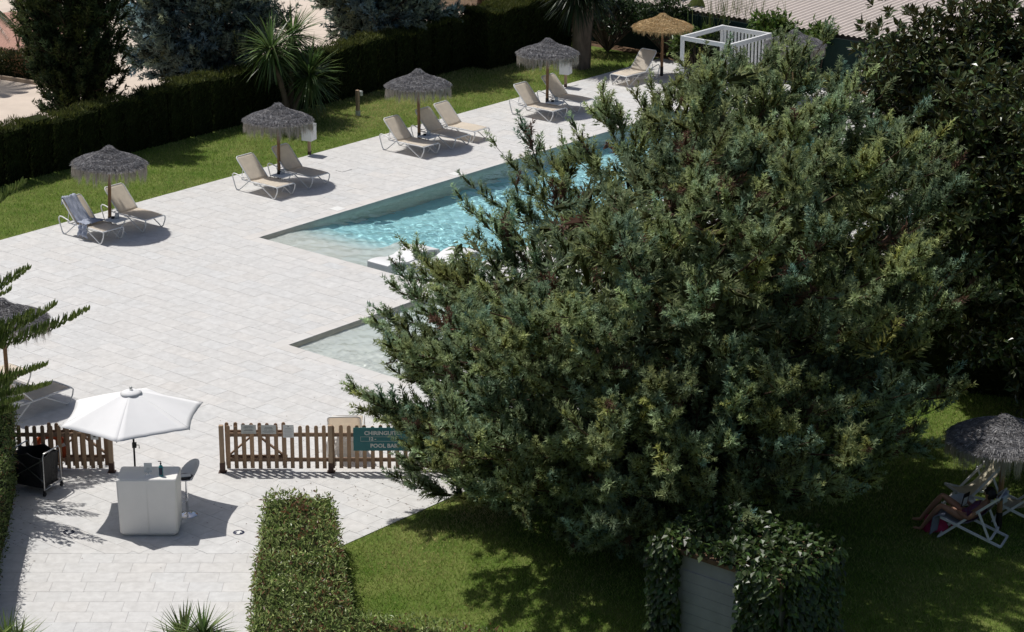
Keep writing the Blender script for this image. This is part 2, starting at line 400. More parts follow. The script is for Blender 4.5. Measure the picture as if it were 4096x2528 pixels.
deck = MB()
dk = [uv(10, VL)[:2], uv(66, VL)[:2], uv(66, 49.74)[:2], uv(10, 49.74)[:2]]
for r in uvrects((20, 66, VL, 49.74), HOLES):
    p = [uv(r[0], r[2])[:2], uv(r[1], r[2])[:2], uv(r[1], r[3])[:2], uv(r[0], r[3])[:2]]
    p = clip(p, np.array([0, -1.0]), -YP)
    if area(p) > 1e-4: deck.add([(q[0], q[1], -0.007) for q in p], [tuple(range(len(p)))])
deck.add([(-14, 30, -0.007), (-4.15, 30, -0.007), (-4.15, YP, -0.007), (-14, YP, -0.007)], [(0, 1, 2, 3)])
decko = tag(deck.build('pool_deck', 'grout'), kind='structure')
# pavers
tiles = []
def add_tile(poly, kind=0): tiles.append((np.array(poly), kind))
CW = 0.34
COP = [(h[0] - CW, h[1] + CW, h[2] - CW, h[3] + CW) for h in HOLES]
TU, TV, GP = 0.41, 0.615, 0.0024
i0 = 0
for i in range(int((66 - 20) / TU)):
    u0 = 20 + i * TU; off = (0.5 if i % 2 else 0.0) * TV + 0.07 * ((i * 7) % 5)
    j = -2
    while True:
        v0 = VL + off + j * TV; j += 1
        if v0 > 49.74: break
        r = (u0 + GP, min(u0 + TU, 66) - GP, max(v0, VL) + GP, min(v0 + TV, 49.74) - GP)
        if r[3] - r[2] < 0.02: continue
        pc = proj(uv((r[0] + r[1]) / 2, (r[2] + r[3]) / 2))
        if not (-120 < pc[0] < 4200 and 150 < pc[1] < 2700): continue
        if pc[0] > 2900 and pc[1] > 420: continue
        for q in uvrects(r, COP):
            if q[1] - q[0] < 0.012 or q[3] - q[2] < 0.012: continue
            p = [uv(q[0], q[2])[:2], uv(q[1], q[2])[:2], uv(q[1], q[3])[:2], uv(q[0], q[3])[:2]]
            p = clip(p, np.array([0, -1.0]), -(YP + GP))
            if area(p) > 0.003: add_tile(p)
y = YP; i = 0
while y > 36.6:
    x = -10.4 + (0.3 if i % 2 else 0.0) + 0.09 * (i % 3)
    while x < -4.15:
        x1 = min(x + 0.615, -4.15)
        if x1 - x > 0.03: add_tile([(x + GP, y - TU + GP), (x1 - GP, y - TU + GP), (x1 - GP, y - GP), (x + GP, y - GP)])
        x += 0.615
    y -= TU; i += 1
for h, c in zip(HOLES, COP):          # coping stones round each pool
    for (a0, a1, b0, b1, ax) in ((c[0], h[0], h[2], h[3], 1), (h[1], c[1], h[2], h[3], 1), (c[0], c[1], h[3], c[3], 0), (c[0], c[1], c[2], h[2], 0)):
        n = max(1, round(((b1 - b0) if ax else (a1 - a0)) / 0.62))
        for k in range(n):
            if ax: r = (a0 + GP, a1 - GP, b0 + (b1 - b0) * k / n + GP, b0 + (b1 - b0) * (k + 1) / n - GP)
            else: r = (a0 + (a1 - a0) * k / n + GP, a0 + (a1 - a0) * (k + 1) / n - GP, b0 + GP, b1 - GP)
            add_tile([uv(r[0], r[2])[:2], uv(r[1], r[2])[:2], uv(r[1], r[3])[:2], uv(r[0], r[3])[:2]], 1)
def seen(p):
    c = proj(np.array([p[:, 0].mean(), p[:, 1].mean(), 0.0])); return 30 < c[0] < 2100 and c[1] < 2540
def tile_tint():
    k = 1 + 0.015 * rng.normal(); w = 0.006 * rng.normal()
    return (k * (1 + w), k, k * (1 - w))
order = sorted(range(len(tiles)), key=lambda i: (0 if seen(tiles[i][0]) else 1, np.hypot(tiles[i][0][:, 0].mean(), tiles[i][0][:, 1].mean()) - min(0.8, area(tiles[i][0]))))
rest = MB(); restc = []; rest2 = MB(); rest2c = []
for rank, i in enumerate(order):
    p, kind = tiles[i]; zt = 0.0008 * rng.normal(); n = len(p)
    if rank < 300:
        t = MB(); t.prism(p, -0.02, zt); o = t.build('paver', 'coping' if kind else 'paver', decko); setcol(o.data, tile_tint())
    else:
        q, qc = (rest2, rest2c) if kind else (rest, restc)
        q.prism(p, -0.02, zt); qc += [tile_tint()] * (2 * n)
for q, qc, nm, mt in ((rest, restc, 'pavers', 'paver'), (rest2, rest2c, 'coping_stones', 'coping')):
    o = q.build(nm, mt, decko); tag(o, kind='stuff')
    a = o.data.color_attributes.new('col', 'FLOAT_COLOR', 'POINT')
    a.data.foreach_set('color', np.concatenate([np.array(qc, np.float32), np.ones((len(qc), 1), np.float32)], 1).ravel())

# fallen scales and leaves round the juniper and the hedges
S = Soup(); n = 2600; q = np.concatenate([np.array([0.5, 43.5]) + rng.normal(size=(1200, 2)) * [2.6, 3.0], np.array([-9.5, 41.5]) + rng.normal(size=(120, 2)) * [0.4, 2.2]])
q = q[((q @ V) < 38.0)]; P = np.concatenate([q, np.full((len(q), 1), 0.006)], 1); D = unit(rv(len(q)) * [1, 1, 0.12]); leaves(S, P, D, np.tile([0, 0, 1.0], (len(q), 1)), 0.03 + 0.04 * rng.random(len(q)), 0.018, jit((0.13, 0.075, 0.035), len(q), 0.4), 0.1)
o = S.build('leaf_litter', 'thatch'); tag(o, 'scattered brown fallen leaves on the paving near the juniper', 'leaf litter', kind='stuff')
# pools
M['poolfloor'] = mk('pool_plaster', (0.92, 0.92, 0.92), 0.7, 0.07, 1.6, 0.2, 20, attr=True)
M['poolwall'] = mk('pool_wall_tile', (0.50, 0.47, 0.42), 0.6, 0.1, 3)
def smooth(a, b, x): t = min(1, max(0, (x - a) / (b - a))); return t * t * (3 - 2 * t)
WZ = -0.085
def main_floor(u, v):
    slope = 0.10 + 1.25 * smooth(MAIN[0] + 0.4, MAIN[0] + 5.5, u)
    shelf = smooth(44.55, 44.75, u) if v < 42.0 else max(smooth(44.55, 44.75, u), smooth(41.95, 42.15, v))
    return -(0.20 * (1 - shelf) + max(slope, 0.16) * shelf) - 0.03
def basin(name, h, fl, nu, nv):
    m = MB(); e = 0.0
    m.grid(lambda a, b: uv(h[0] + (h[1] - h[0]) * a, h[2] + (h[3] - h[2]) * b, fl(h[0] + (h[1] - h[0]) * a, h[2] + (h[3] - h[2]) * b)), nu, nv)
    o = tag(m.build(name, 'poolfloor'), kind='structure')
    z = np.array([p[2] for p in m.v]); k = np.clip((-z - 0.20) / 0.36, 0, 1)[:, None]      # sand-coloured plaster; the water's turquoise depth tint painted into the deep floor
    cc = np.array([0.74, 0.735, 0.70]) * (1 - k) + np.array([0.46, 0.79, 0.84]) * k
    a = o.data.color_attributes.new('col', 'FLOAT_COLOR', 'POINT'); a.data.foreach_set('color', np.concatenate([cc, np.ones((len(cc), 1))], 1).astype(np.float32).ravel())
    w = MB(); T = 0.03
    for (a, b) in (((h[0], h[2]), (h[1], h[2])), ((h[1], h[2]), (h[1], h[3])), ((h[1], h[3]), (h[0], h[3])), ((h[0], h[3]), (h[0], h[2]))):
        w.add([uv(*a, -1.6), uv(*b, -1.6), uv(*b, -0.021), uv(*a, -0.021)], [(0, 1, 2, 3)])
    w.build('pool_wall', 'poolwall', o)
    return o
basin('main_pool_basin', MAIN, main_floor, 90, 40)
basin('paddling_pool_basin', KID, lambda u, v: -0.19 - 0.012 * (u - KID[0]), 10, 8)
def water_mat(name, tint):
    m, nt, b = nodes(name); N = nt.nodes; L = nt.links; N.remove(b); out = N['Material Output']
    gl = N.new('ShaderNodeBsdfGlass'); gl.inputs['IOR'].default_value = 1.33; gl.inputs['Roughness'].default_value = 0.0
    L.new(gl.outputs[0], out.inputs['Surface'])
    gl.inputs['Color'].default_value = (*tint, 1)
    return m
M['water'] = water_mat('pool_water', (0.95, 0.985, 0.985))
def ripple(seed, n=70, lmin=0.13, lmax=0.8, amp=0.010):
    r = np.random.default_rng(seed); th = r.normal(0.6, 1.1, n); lam = lmin * (lmax / lmin) ** r.random(n); k = 2 * pi / lam
    return k * np.cos(th), k * np.sin(th), r.random(n) * 6.283, amp * (lam / lmax) ** 1.0 * (0.5 + r.random(n))
def waterbox(name, h, step, seed, amp):
    kx, ky, ph, am = ripple(seed, amp=amp); nu, nv = int((h[1] - h[0]) / step), int((h[3] - h[2]) / step); e = 0.008
    a, b = np.meshgrid(np.linspace(h[0] - e, h[1] + e, nu + 1), np.linspace(h[2] - e, h[3] + e, nv + 1)); z = np.full(a.shape, WZ)
    wob = 0.6 + 0.4 * np.sin(a * 0.9 + 1.1 * np.sin(b * 0.7))
    for q in range(len(kx)): z = z + wob * am[q] * np.sin(kx[q] * a + ky[q] * b + ph[q] + 0.5 * np.sin(0.8 * a + q))
    P = a[..., None] * U + b[..., None] * V; vs = np.concatenate([P, z[..., None]], 2).reshape(-1, 3)
    m = MB(); m.v = [tuple(p) for p in vs.tolist()]; W1 = nu + 1
    m.f = [(r * W1 + c, r * W1 + c + 1, (r + 1) * W1 + c + 1, (r + 1) * W1 + c) for r in range(nv) for c in range(nu)]; m.sm = [True] * len(m.f)
    rim = [c for c in range(W1)] + [r * W1 + nu for r in range(1, nv + 1)] + [nv * W1 + c for c in range(nu - 1, -1, -1)] + [r * W1 for r in range(nv - 1, 0, -1)]
    base = len(m.v); m.v += [(m.v[i][0], m.v[i][1], -1.65) for i in rim]; n = len(rim)
    m.f += [(rim[i], base + i, base + (i + 1) % n, rim[(i + 1) % n]) for i in range(n)] + [tuple(base + i for i in range(n))[::-1]]; m.sm += [False] * (n + 1)
    o = tag(m.build(name, 'water'), kind='structure'); o.cycles.is_caustics_caster = True
    return o
waterbox('main_pool_water', MAIN, 0.04, 5, 0.0032); waterbox('paddling_pool_water', KID, 0.03, 6, 0.0050)
sun.cycles.is_caustics_light = True
for o in COL.objects:
    if o.name.startswith(('main_pool_basin', 'paddling_pool_basin', 'pool_wall')): o.cycles.is_caustics_receiver = True
m = MB()                                     # skimmer mouth and deck lids
for nm, px, w in (('lid', (1350, 835), 0.17), ('lid', (1825, 695), 0.17)):
    c = G(*px); l = MB(); R4 = Matrix.Translation(Vector(c)) @ Matrix.Rotation(RU, 4, 'Z')
    l.box(-w, w, -w, w, 0.001, 0.006, R4); o = l.build('skimmer_lid', 'paper'); tag(o, 'cream square skimmer lid let into the deck, ' + ('near the pool corner' if px[0] < 1500 else 'beside the tree tips farther along the pool'), 'lid', 'skimmer lids')
for px in ((1375, 680), (2285, 342)):
    c = G(*px); l = MB(); R4 = Matrix.Translation(Vector(c)) @ Matrix.Rotation(RU, 4, 'Z')
    l.box(-0.2, 0.2, -0.14, 0.14, -0.02, 0.02 if px[0] > 2000 else 0.012, R4); o = l.build('access_cover', 'paver'); setcol(o.data, (1, 1, 1))
    tag(o, 'pale access slab lying in the lawn beside the ' + ('second white litter bin' if px[0] > 2000 else 'lounger with its head on the grass'), 'slab')

# ------------------------------------------------------------------ grass
S = Soup()
def grass(n, poly, z0=-0.012, L=0.075, dry=None, vis=None):
    p = np.array(poly); lo, hi = p.min(0), p.max(0); q = lo + (hi - lo) * rng.random((n * 3, 2)); q = q[inpoly(q, poly)][:n]
    P = np.concatenate([q, np.full((len(q), 1), z0)], 1)
    pc = proj(P); P = P[(pc[:, 0] > -60) & (pc[:, 0] < 4160) & (pc[:, 1] < 2600)]; k = len(P)
    D = unit(rv(k) * np.array([0.75, 0.75, 0.2]) + np.array([0, 0, 0.8]))
    patch = 0.5 + 0.5 * np.sin(P[:, 0] * 2.1 + 1.3 * np.sin(P[:, 1] * 1.7)) * np.sin(P[:, 1] * 1.3 + np.sin(P[:, 0]))
    t = np.clip(rng.random(k) * 0.75 + patch * 0.3 - 0.2, 0, 1)
    if dry is not None: t = np.clip(t + dry(P) * (0.35 + 0.6 * rng.random(k)), 0, 1)
    c = mixcol((0.20, 0.33, 0.05), (0.60, 0.50, 0.26), t ** 1.5) * (1 + 0.22 * rng.normal(size=(k, 1)))
    blades(S, P, D, L * (0.6 + 0.8 * rng.random(k)), 0.014, c)
vis = [G(1300, 2215)[:2], G(1860, 1970)[:2], G(3000, 1560)[:2], G(4250, 1500)[:2], G(4250, 2640)[:2], G(1340, 2640)[:2]]
def dryf(P):
    d = P[:, :2] @ V; return np.clip(1.1 - (VL - d) / 2.6, 0, 1) * np.clip((P[:, 0] + 3.0) / 1.5, 0, 1) * (0.65 + 0.35 * np.sin(P[:, 0] * 3) * np.sin(P[:, 1] * 2.3 + 1))
grass(120000, [p for p in clip(clip(vis, V, VL - 0.01), np.array([-1.0, 0]), 4.1)], dry=dryf)
o = S.build('near_grass', 'grassb'); tag(o, 'short green grass of the near lawn with dry patches', 'grass', kind='stuff')
S = Soup()
fl = [uv(34, 49.76)[:2], uv(65.5, 49.76)[:2], uv(65.5, 53.9)[:2], uv(34, 53.9)[:2]]
grass(105000, fl, L=0.085, dry=lambda P: 0.55 * np.clip((P[:, :2] @ U - 47) / 6, 0, 1) * np.clip((P[:, :2] @ V - 50.1) / 1.2, 0, 1))
o = S.build('far_grass', 'grassb'); tag(o, 'mown strip of lawn between the deck and the dark hedge', 'grass', kind='stuff')

# ================================================================== TREES AND PLANTS
def bez(a, c, b, t): t = np.asarray(t)[:, None]; return a * (1 - t) ** 2 + 2 * c * t * (1 - t) + b * t * t
def conifer(name, label, base, tips, trunk, inner, outer, tpl, pl=0.75, per=18, leafy=2.4, up=0.5, spread=0.9, dead=0.0, bark='bark', group=None, fill=None, br=0.035, sag=0.10, var=0.16, startk=0.55, lat=0, latlen=0.9):
    base = np.array(base, float); t = thing(name, label, 'tree', base, group=group)
    tr = MB(); P3 = [np.array(p, float) for p in trunk[0]]; tr.tube([p - base for p in P3], trunk[1], 10); 
    tr.build('trunk', bark, t)
    TP = np.array(P3); wood = MB(); S = Soup(); aP = []; aD = []; aL = []; aG = []
    for gi, tip in enumerate(tips):
        tip = np.array(tip, float); zs = max(0.6, base[2] + (tip[2] - base[2]) * (startk + 0.2 * rng.random()))
        zs = min(zs, TP[-1, 2]); k = np.searchsorted(TP[:, 2], zs); k = min(max(k, 1), len(TP) - 1)
        f = (zs - TP[k - 1, 2]) / (TP[k, 2] - TP[k - 1, 2] + 1e-6); st = TP[k - 1] * (1 - f) + TP[k] * f
        ln = np.linalg.norm(tip - st); ct = (st + tip) / 2 + np.array([0, 0, -sag * ln]) + rng.normal(size=3) * 0.06 * ln
        ts = np.linspace(0, 1, 8); pts = bez(st, ct, tip, ts)
        wood.tube([p - base for p in pts], list(br * (1.15 - ts) * (0.5 + 0.12 * ln)), 5, cap=False)
        s0 = max(0.15, 1 - leafy / max(ln, 0.1)); n = int(per * (0.7 + 0.6 * rng.random())); s = s0 + (1 - s0) * rng.random(n) ** 0.85
        q = bez(st, ct, tip, s); tg = unit(bez(st, ct, tip, np.minimum(s + 0.02, 1.02)) - q)
        rad = unit(np.cross(tg, rv(n))); d = unit(tg * 0.75 + rad * spread + np.array([0, 0, up]))
        aP.append(q); aD.append(d); aL.append(pl * (1.15 - 0.55 * (s - s0) / (1 - s0)) * (0.65 + 0.6 * rng.random(n)))
        for _ in range(lat):
            f = 0.5 + 0.42 * rng.random(); o_ = bez(st, ct, tip, [f, f + 0.03]); ax_ = unit(unit(o_[1] - o_[0]) * 1.0 + 0.85 * rv(1)[0] + np.array([0, 0, up * 0.7])); ll = latlen * (0.6 + 0.7 * rng.random())
            e_ = o_[0] + ax_ * ll; c_ = o_[0] + ax_ * ll * 0.5 + np.array([0, 0, -0.08]); wood.tube([p - base for p in bez(o_[0], c_, e_, np.linspace(0, 1, 4))], [0.016, 0.013, 0.009, 0.004], 4, cap=False)
            n = int(per * 0.8); s = rng.random(n) ** 0.8; q = bez(o_[0], c_, e_, s); tg2 = np.tile(ax_, (n, 1)); rad = unit(np.cross(tg2, rv(n)))
            aP.append(q); aD.append(unit(tg2 * 0.75 + rad * spread + np.array([0, 0, up]))); aL.append(pl * (1.15 - 0.5 * s) * (0.6 + 0.6 * rng.random(n)))
        aP.append(tip[None] - tg[:1] * 0.12); aD.append(unit(tg[-1:] + np.array([0, 0, up * 0.6]))); aL.append(np.array([pl * 0.9])); aG += [gi] * (sum(len(a_) for a_ in aP) - len(aG))
    wood.build('branches', bark, t)
    if fill is not None:
        fp = np.concatenate([np.array(fill) + rng.normal(size=(len(fill), 3)) * 0.45 for _ in range(9)]); put_plumes(S, fp - base, unit(rv(len(fp)) + np.array([0, 0, 0.5])), 0.7 + 0.4 * rng.random(len(fp)), np.array(inner) * 0.75, np.array(outer) * 0.75, TPL, var=var, dead=0.05)  # inner filler foliage, colour darkened for the shaded hollows
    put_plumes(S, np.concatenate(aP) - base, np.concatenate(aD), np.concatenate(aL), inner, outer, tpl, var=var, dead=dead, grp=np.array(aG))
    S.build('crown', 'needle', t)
    return t
def ell_tips(n, c, r, zmin, poly=None, mind=0.5, shell=(0.72, 1.0), front=0.62, off=False):
    out = []; c = np.array(c); r = np.array(r); tries = 0
    while len(out) < n and tries < n * 60:
        tries += 1; d = rv(1)[0]
        if d[1] > 0 and rng.random() > (1 - front) / front: continue
        p = c + r * d * (shell[0] + (shell[1] - shell[0]) * rng.random())
        if p[2] < zmin: continue
        if poly is not None:
            pp = proj(p)
            if not (inpoly(pp[None], poly)[0] or (off and pp[0] > 4150)): continue
        if any(np.sum((p - q) ** 2) < mind ** 2 for q in out): continue
        out.append(p)
    return out
K = 4096 / 2450.0
OUT = [(1180, 320), (1215, 400), (1262, 330), (1310, 352), (1380, 292), (1432, 225), (1480, 285), (1560, 190), (1605, 215), (1650, 190), (1690, 125), (1745, 105), (1765, 150), (1840, 140), (1872, 75), (1925, 112), (1980, 64), (2040, 150), (2110, 210), (2190, 260), (2250, 312), (2292, 400), (2300, 450), (2270, 540), (2332, 640), (2338, 700), (2280, 760), (2290, 900), (2270, 980), (2200, 1040), (2130, 1100), (2060, 1180), (1960, 1190), (1880, 1230), (1815, 1285), (1720, 1240), (1640, 1290), (1560, 1290), (1480, 1335), (1420, 1330), (1360, 1290), (1280, 1190), (1200, 1155), (1090, 1175), (1035, 1125), (938, 1150), (985, 1080), (860, 985), (843, 930), (940, 990), (1020, 985), (940, 900), (955, 850), (908, 750), (935, 690), (972, 585), (1015, 650), (1080, 610), (1115, 560), (1092, 460), (1150, 400)]
POLY = [(x * K, y * K) for x, y in OUT]
TB = np.array([2.75, 44.67, 0])
INN = [(1300, 640), (1400, 570), (1470, 450), (1500, 350), (1530, 300), (1570, 230), (1650, 210), (1700, 140), (1840, 150), (1872, 95), (1980, 84), (2040, 150), (2110, 210), (2250, 312), (2300, 450), (2270, 540), (2332, 660), (2280, 760), (2290, 900), (2270, 980), (2200, 1040), (2060, 1150), (1880, 1200), (1640, 1260), (1420, 1280), (1280, 1170), (1090, 1130), (985, 1070), (1000, 980), (940, 890), (920, 760), (985, 640), (1100, 640)]
INN = [(x * K, y * K) for x, y in INN]
ell = ell_tips(122, (3.1, 42.9, 5.4), (6.2, 6.3, 4.1), 2.2, INN, 1.02, (0.6, 1.0), 0.62) + ell_tips(45, (3.0, 43.6, 3.2), (6.0, 4.2, 2.6), 0.9, INN, 0.9, (0.7, 1.0), 0.7)
# boughs that give the outline its spikes: tip pixel and its distance
sil = [(1182, 345, 46.5), (1120, 440, 45.5), (1100, 475, 45), (1268, 345, 46.5), (1300, 360, 47), (1375, 305, 46), (1440, 240, 46.5), (1480, 300, 46), (1558, 205, 47), (1605, 225, 46), (1690, 140, 46), (1745, 120, 45), (1835, 150, 45), (1872, 95, 45.5), (1925, 125, 44.5), (1980, 85, 45), (2050, 165, 45), (2120, 220, 44.5), (2200, 265, 44), (2255, 320, 44), (2290, 400, 44), (2285, 450, 43.5), (2325, 640, 43.5), (2330, 690, 43), (2275, 760, 43), (2280, 890, 43), (2260, 970, 42.5), (2190, 1030, 41.5), (2120, 1090, 41),
       (1805, 1270, 40.2), (1720, 1230, 40), (1640, 1270, 40), (1560, 1280, 39.7), (1480, 1320, 39.5), (1420, 1310, 39.8), (1350, 1280, 40.4), (1285, 1185, 41), (1210, 1150, 41.6), (1175, 1180, 41.4), (1085, 1160, 42), (1040, 1120, 42.2), (940, 1145, 42.4), (985, 1075, 42.6), (870, 985, 43), (845, 935, 43.2), (960, 1000, 43.2), (1000, 900, 43.5), (945, 890, 43.6), (960, 840, 44), (912, 750, 44), (925, 800, 43.6), (940, 690, 44.4), (972, 592, 45), (1060, 720, 44.8), (1100, 645, 44.6), (1145, 570, 45), (2010, 230, 45), (2060, 260, 45), (1960, 260, 45), (1900, 200, 45.5), (1850, 230, 45.5), (1950, 330, 44.5), (2040, 340, 44.5), (2120, 300, 44.5), (1800, 220, 46), (885, 955, 43.1), (925, 990, 43), (985, 1015, 42.9), (1025, 1040, 42.8), (965, 1062, 42.6), (1050, 1090, 42.3), (900, 970, 42.9), (900, 1000, 42.8), (950, 1020, 42.8), (1000, 1045, 42.6), (1050, 1065, 42.4), (965, 1100, 42.3), (1060, 1015, 42.8), (1015, 1095, 42.2), (1100, 1100, 42), (1150, 1115, 41.8), (1240, 1130, 41.4), (1010, 985, 43)]
silt = [GY(x * K, y * K, Y) for x, y, Y in sil]
def box_tips(n, lo, hi, mind, poly=None):
    out = []; tries = 0
    while len(out) < n and tries < n * 40:
        tries += 1; p = np.array(lo) + (np.array(hi) - np.array(lo)) * rng.random(3)
        if inpoly(proj(p)[None], poly or INN)[0] and all(np.sum((p - q) ** 2) > mind ** 2 for q in out): out.append(p)
    return out
ell += box_tips(26, (-2.6, 37.9, 2.6), (1.6, 40.2, 5.6), 0.75) + box_tips(30, (4.5, 44.8, 3.0), (8.8, 49.0, 7.6), 0.8) + box_tips(24, (-0.6, 38.2, 0.7), (5.6, 40.8, 2.6), 0.75, POLY) + box_tips(26, (1.2, 36.5, 2.2), (6.6, 38.4, 4.2), 0.6, POLY) + box_tips(14, (-1.6, 37.5, 0.8), (2.2, 39.3, 2.3), 0.7, POLY) + box_tips(22, (5.4, 39.4, 1.4), (8.6, 43.0, 4.0), 0.75, POLY)  # boughs added mostly to shade the shed and the lawns
trunk = ([TB, TB + [-0.15, 0.1, 1.0], TB + [0.25, 0.0, 2.4], TB + [0.45, -0.1, 4.2], TB + [0.3, 0.05, 5.6], TB + [0.4, 0, 6.6], TB + [0.5, 0, 7.2]], [0.34, 0.28, 0.24, 0.19, 0.13, 0.07, 0.02])
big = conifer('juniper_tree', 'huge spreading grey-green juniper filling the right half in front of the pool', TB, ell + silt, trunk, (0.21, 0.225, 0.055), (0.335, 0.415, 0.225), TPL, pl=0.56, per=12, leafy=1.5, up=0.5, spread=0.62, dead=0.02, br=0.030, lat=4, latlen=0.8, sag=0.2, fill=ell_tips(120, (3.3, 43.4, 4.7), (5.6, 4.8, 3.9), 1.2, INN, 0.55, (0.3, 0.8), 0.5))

# blue-grey junipers beyond the hedge
def far_conifer(name, label, base, c, r, n, zmin, inner, outer, pl=0.8, **k):
    tips = ell_tips(n, c, r, zmin, None, 0.35, (0.7, 1.0), 0.7); base = np.array(base, float)
    h = c[2] + r[2]
    trunk = ([base, base + [0.05, 0, h * 0.3], base + [-0.05, 0, h * 0.65], base + [0, 0, h * 0.95]], [0.16, 0.13, 0.08, 0.02])
    k.setdefault('tpl', TPL_LO)
    return conifer(name, label, base, tips, trunk, inner, outer, pl=pl, **k)
BI, BO = (0.14, 0.18, 0.14), (0.30, 0.38, 0.335)
p = uv(52.0, 57.6); far_conifer('blue_juniper', 'blue-grey juniper behind the hedge, right of the dark cypress', p, (p[0] - 0.1, p[1] - 0.3, 3.6), (2.95, 2.8, 3.7), 265, 0.7, BI, BO, per=7, leafy=1.5, lat=1, tpl=TPL_F, up=0.45, group='blue-grey junipers behind the hedge')
p = uv(58.6, 56.6); far_conifer('blue_juniper', 'blue-grey juniper behind the hedge between the yuccas and the block wall', p, (p[0] + 0.55, p[1], 4.0), (2.85, 2.6, 3.6), 265, 0.9, BI, BO, per=7, leafy=1.5, lat=1, tpl=TPL_F, up=0.4, group='blue-grey junipers behind the hedge')
p = uv(65.3, 57.5); far_conifer('blue_juniper', 'darker juniper at the top edge, right of the block wall', p, (p[0] + 0.6, p[1] + 0.4, 3.4), (2.1, 2.0, 2.4), 80, 1.2, (0.05, 0.065, 0.05), (0.095, 0.125, 0.11), per=12, leafy=1.4, up=0.4, group='blue-grey junipers behind the hedge')
# dark column cypress
p = uv(46.0, 57.0); far_conifer('column_cypress', 'tall dark column cypress at the top left behind the hedge', p, (p[0] + 0.1, p[1], 4.4), (1.75, 1.5, 5.2), 340, 0.3, (0.035, 0.05, 0.016), (0.07, 0.10, 0.035), pl=0.7, tpl=TPL_F, per=8, leafy=1.1, up=1.5, spread=0.4, startk=0.75, sag=0.05)
p = uv(57.2, 61.0); far_conifer('column_cypress', 'yellow-green slender cypress at the top edge above the yuccas', p, (p[0] - 1.0, p[1], 3.3), (0.75, 0.75, 3.2), 70, 0.6, (0.06, 0.075, 0.015), (0.12, 0.14, 0.03), pl=0.7, tpl=TPL_TIGHT, per=9, leafy=0.9, up=1.4, spread=0.3, startk=0.75, sag=0.05)

# ---- clipped cypress hedge beside the far lawn (one plant row, several shrubs wide gaps)
def hedge_core(m, poly, z0, z1, ins=0.08):
    c = np.mean(poly, 0); q = [c + (np.array(p) - c) * (1 - ins / max(0.3, np.linalg.norm(np.array(p) - c))) for p in poly]
    m.prism(q, z0, z1 - ins)
def side_points(poly, n, z0, z1):
    P = np.array(poly); Q = np.roll(P, -1, 0); L = np.linalg.norm(Q - P, axis=1); k = rng.choice(len(P), n, p=L / L.sum()); f = rng.random(n)[:, None]
    a = P[k] * (1 - f) + Q[k] * f; e = (Q - P)[k] / L[k][:, None]; nrm = np.stack([e[:, 1], -e[:, 0], np.zeros(n)], 1)
    z = z0 + (z1 - z0) * rng.random(n); return np.concatenate([a, z[:, None]], 1), nrm
def top_points(poly, n, z):
    p = np.array(poly); lo, hi = p.min(0), p.max(0); q = lo + (hi - lo) * rng.random((n * 4, 2)); q = q[inpoly(q, poly)][:n]
    return np.concatenate([q, np.full((len(q), 1), z)], 1), np.tile([0, 0, 1.0], (len(q), 1))
def ccw(poly):
    x = np.array(poly); s = np.sum(x[:, 0] * np.roll(x[:, 1], -1) - np.roll(x[:, 0], -1) * x[:, 1]); return poly if s > 0 else poly[::-1]
def cyp_hedge(u0, u1, v0, v1, h, label, nside, ntop, group, gap=True):
    c = uv((u0 + u1) / 2, (v0 + v1) / 2); t = thing('clipped_hedge', label, 'hedge', (0, 0, 0), group=group)
    poly = ccw([uv(a, b)[:2] for a, b in ((u0, v0), (u1, v0), (u1, v1), (u0, v1))]); S = Soup(); m = MB()
    k = max(1, round((u1 - u0) / 0.85))
    for i in range(k):                      # the separate plants of the row, a slit between some
        a = u0 + (u1 - u0) * i / k; b = u0 + (u1 - u0) * (i + 1) / k - (0.05 if gap else -0.02); hh = h * (1 + 0.03 * rng.normal()) - 0.1
        m.prism([uv(a + 0.05, v0 + 0.1)[:2], uv(b, v0 + 0.1 + 0.05 * rng.random())[:2], uv(b, v1 - 0.1)[:2], uv(a + 0.05, v1 - 0.1)[:2]], -0.03, hh)
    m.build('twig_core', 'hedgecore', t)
    P, Nn = side_points(poly, nside, 0.0, h - 0.05)
    wob = 0.05 * np.sin((P[:, :2] @ U) * 2 * pi / 0.85) ; P = P - Nn * (0.05 + 0.09 * rng.random((nside, 1)) - wob[:, None])
    D = unit(Nn * 0.5 + np.array([0, 0, 0.9]) + 0.5 * rv(nside))
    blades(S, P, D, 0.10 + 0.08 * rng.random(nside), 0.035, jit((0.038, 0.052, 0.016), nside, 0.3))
    P, Nn = top_points(poly, ntop, h - 0.06); n = len(P); P[:, 2] += 0.05 * np.sin((P[:, :2] @ U) * 5.3) + 0.05 * np.sin((P[:, :2] @ U) * 1.7 + 1) + 0.03 * rng.normal(size=n)
    D = unit(np.array([0, 0, 0.9]) + 0.8 * rv(n)); blades(S, P, D, 0.09 + 0.09 * rng.random(n), 0.032, mixcol((0.055, 0.075, 0.018), (0.13, 0.14, 0.035), rng.random(n)) * (1 + 0.2 * rng.normal(size=(n, 1))))  # top coloured lighter as sunlit, sides darker as shaded
    S.build('foliage', 'needle', t); return t
GR = 'clipped cypress hedges along the far lawn'
cyp_hedge(36.5, 46.2, 53.85, 54.65, 1.62, 'dark clipped hedge at the left edge below the column cypress', 16000, 7000, GR)
cyp_hedge(46.25, 53.2, 53.85, 54.65, 1.72, 'dark clipped hedge under the blue-grey juniper, left of the yuccas', 12000, 4000, GR)
cyp_hedge(53.4, 60.6, 53.75, 54.6, 1.75, 'dark clipped hedge right of the yuccas, behind the small box on a post', 13000, 5000, GR)
cyp_hedge(60.65, 65.2, 53.0, 54.3, 2.0, 'taller clipped hedge with a sunlit top at the far end of the lawn', 12000, 9000, GR, gap=False)

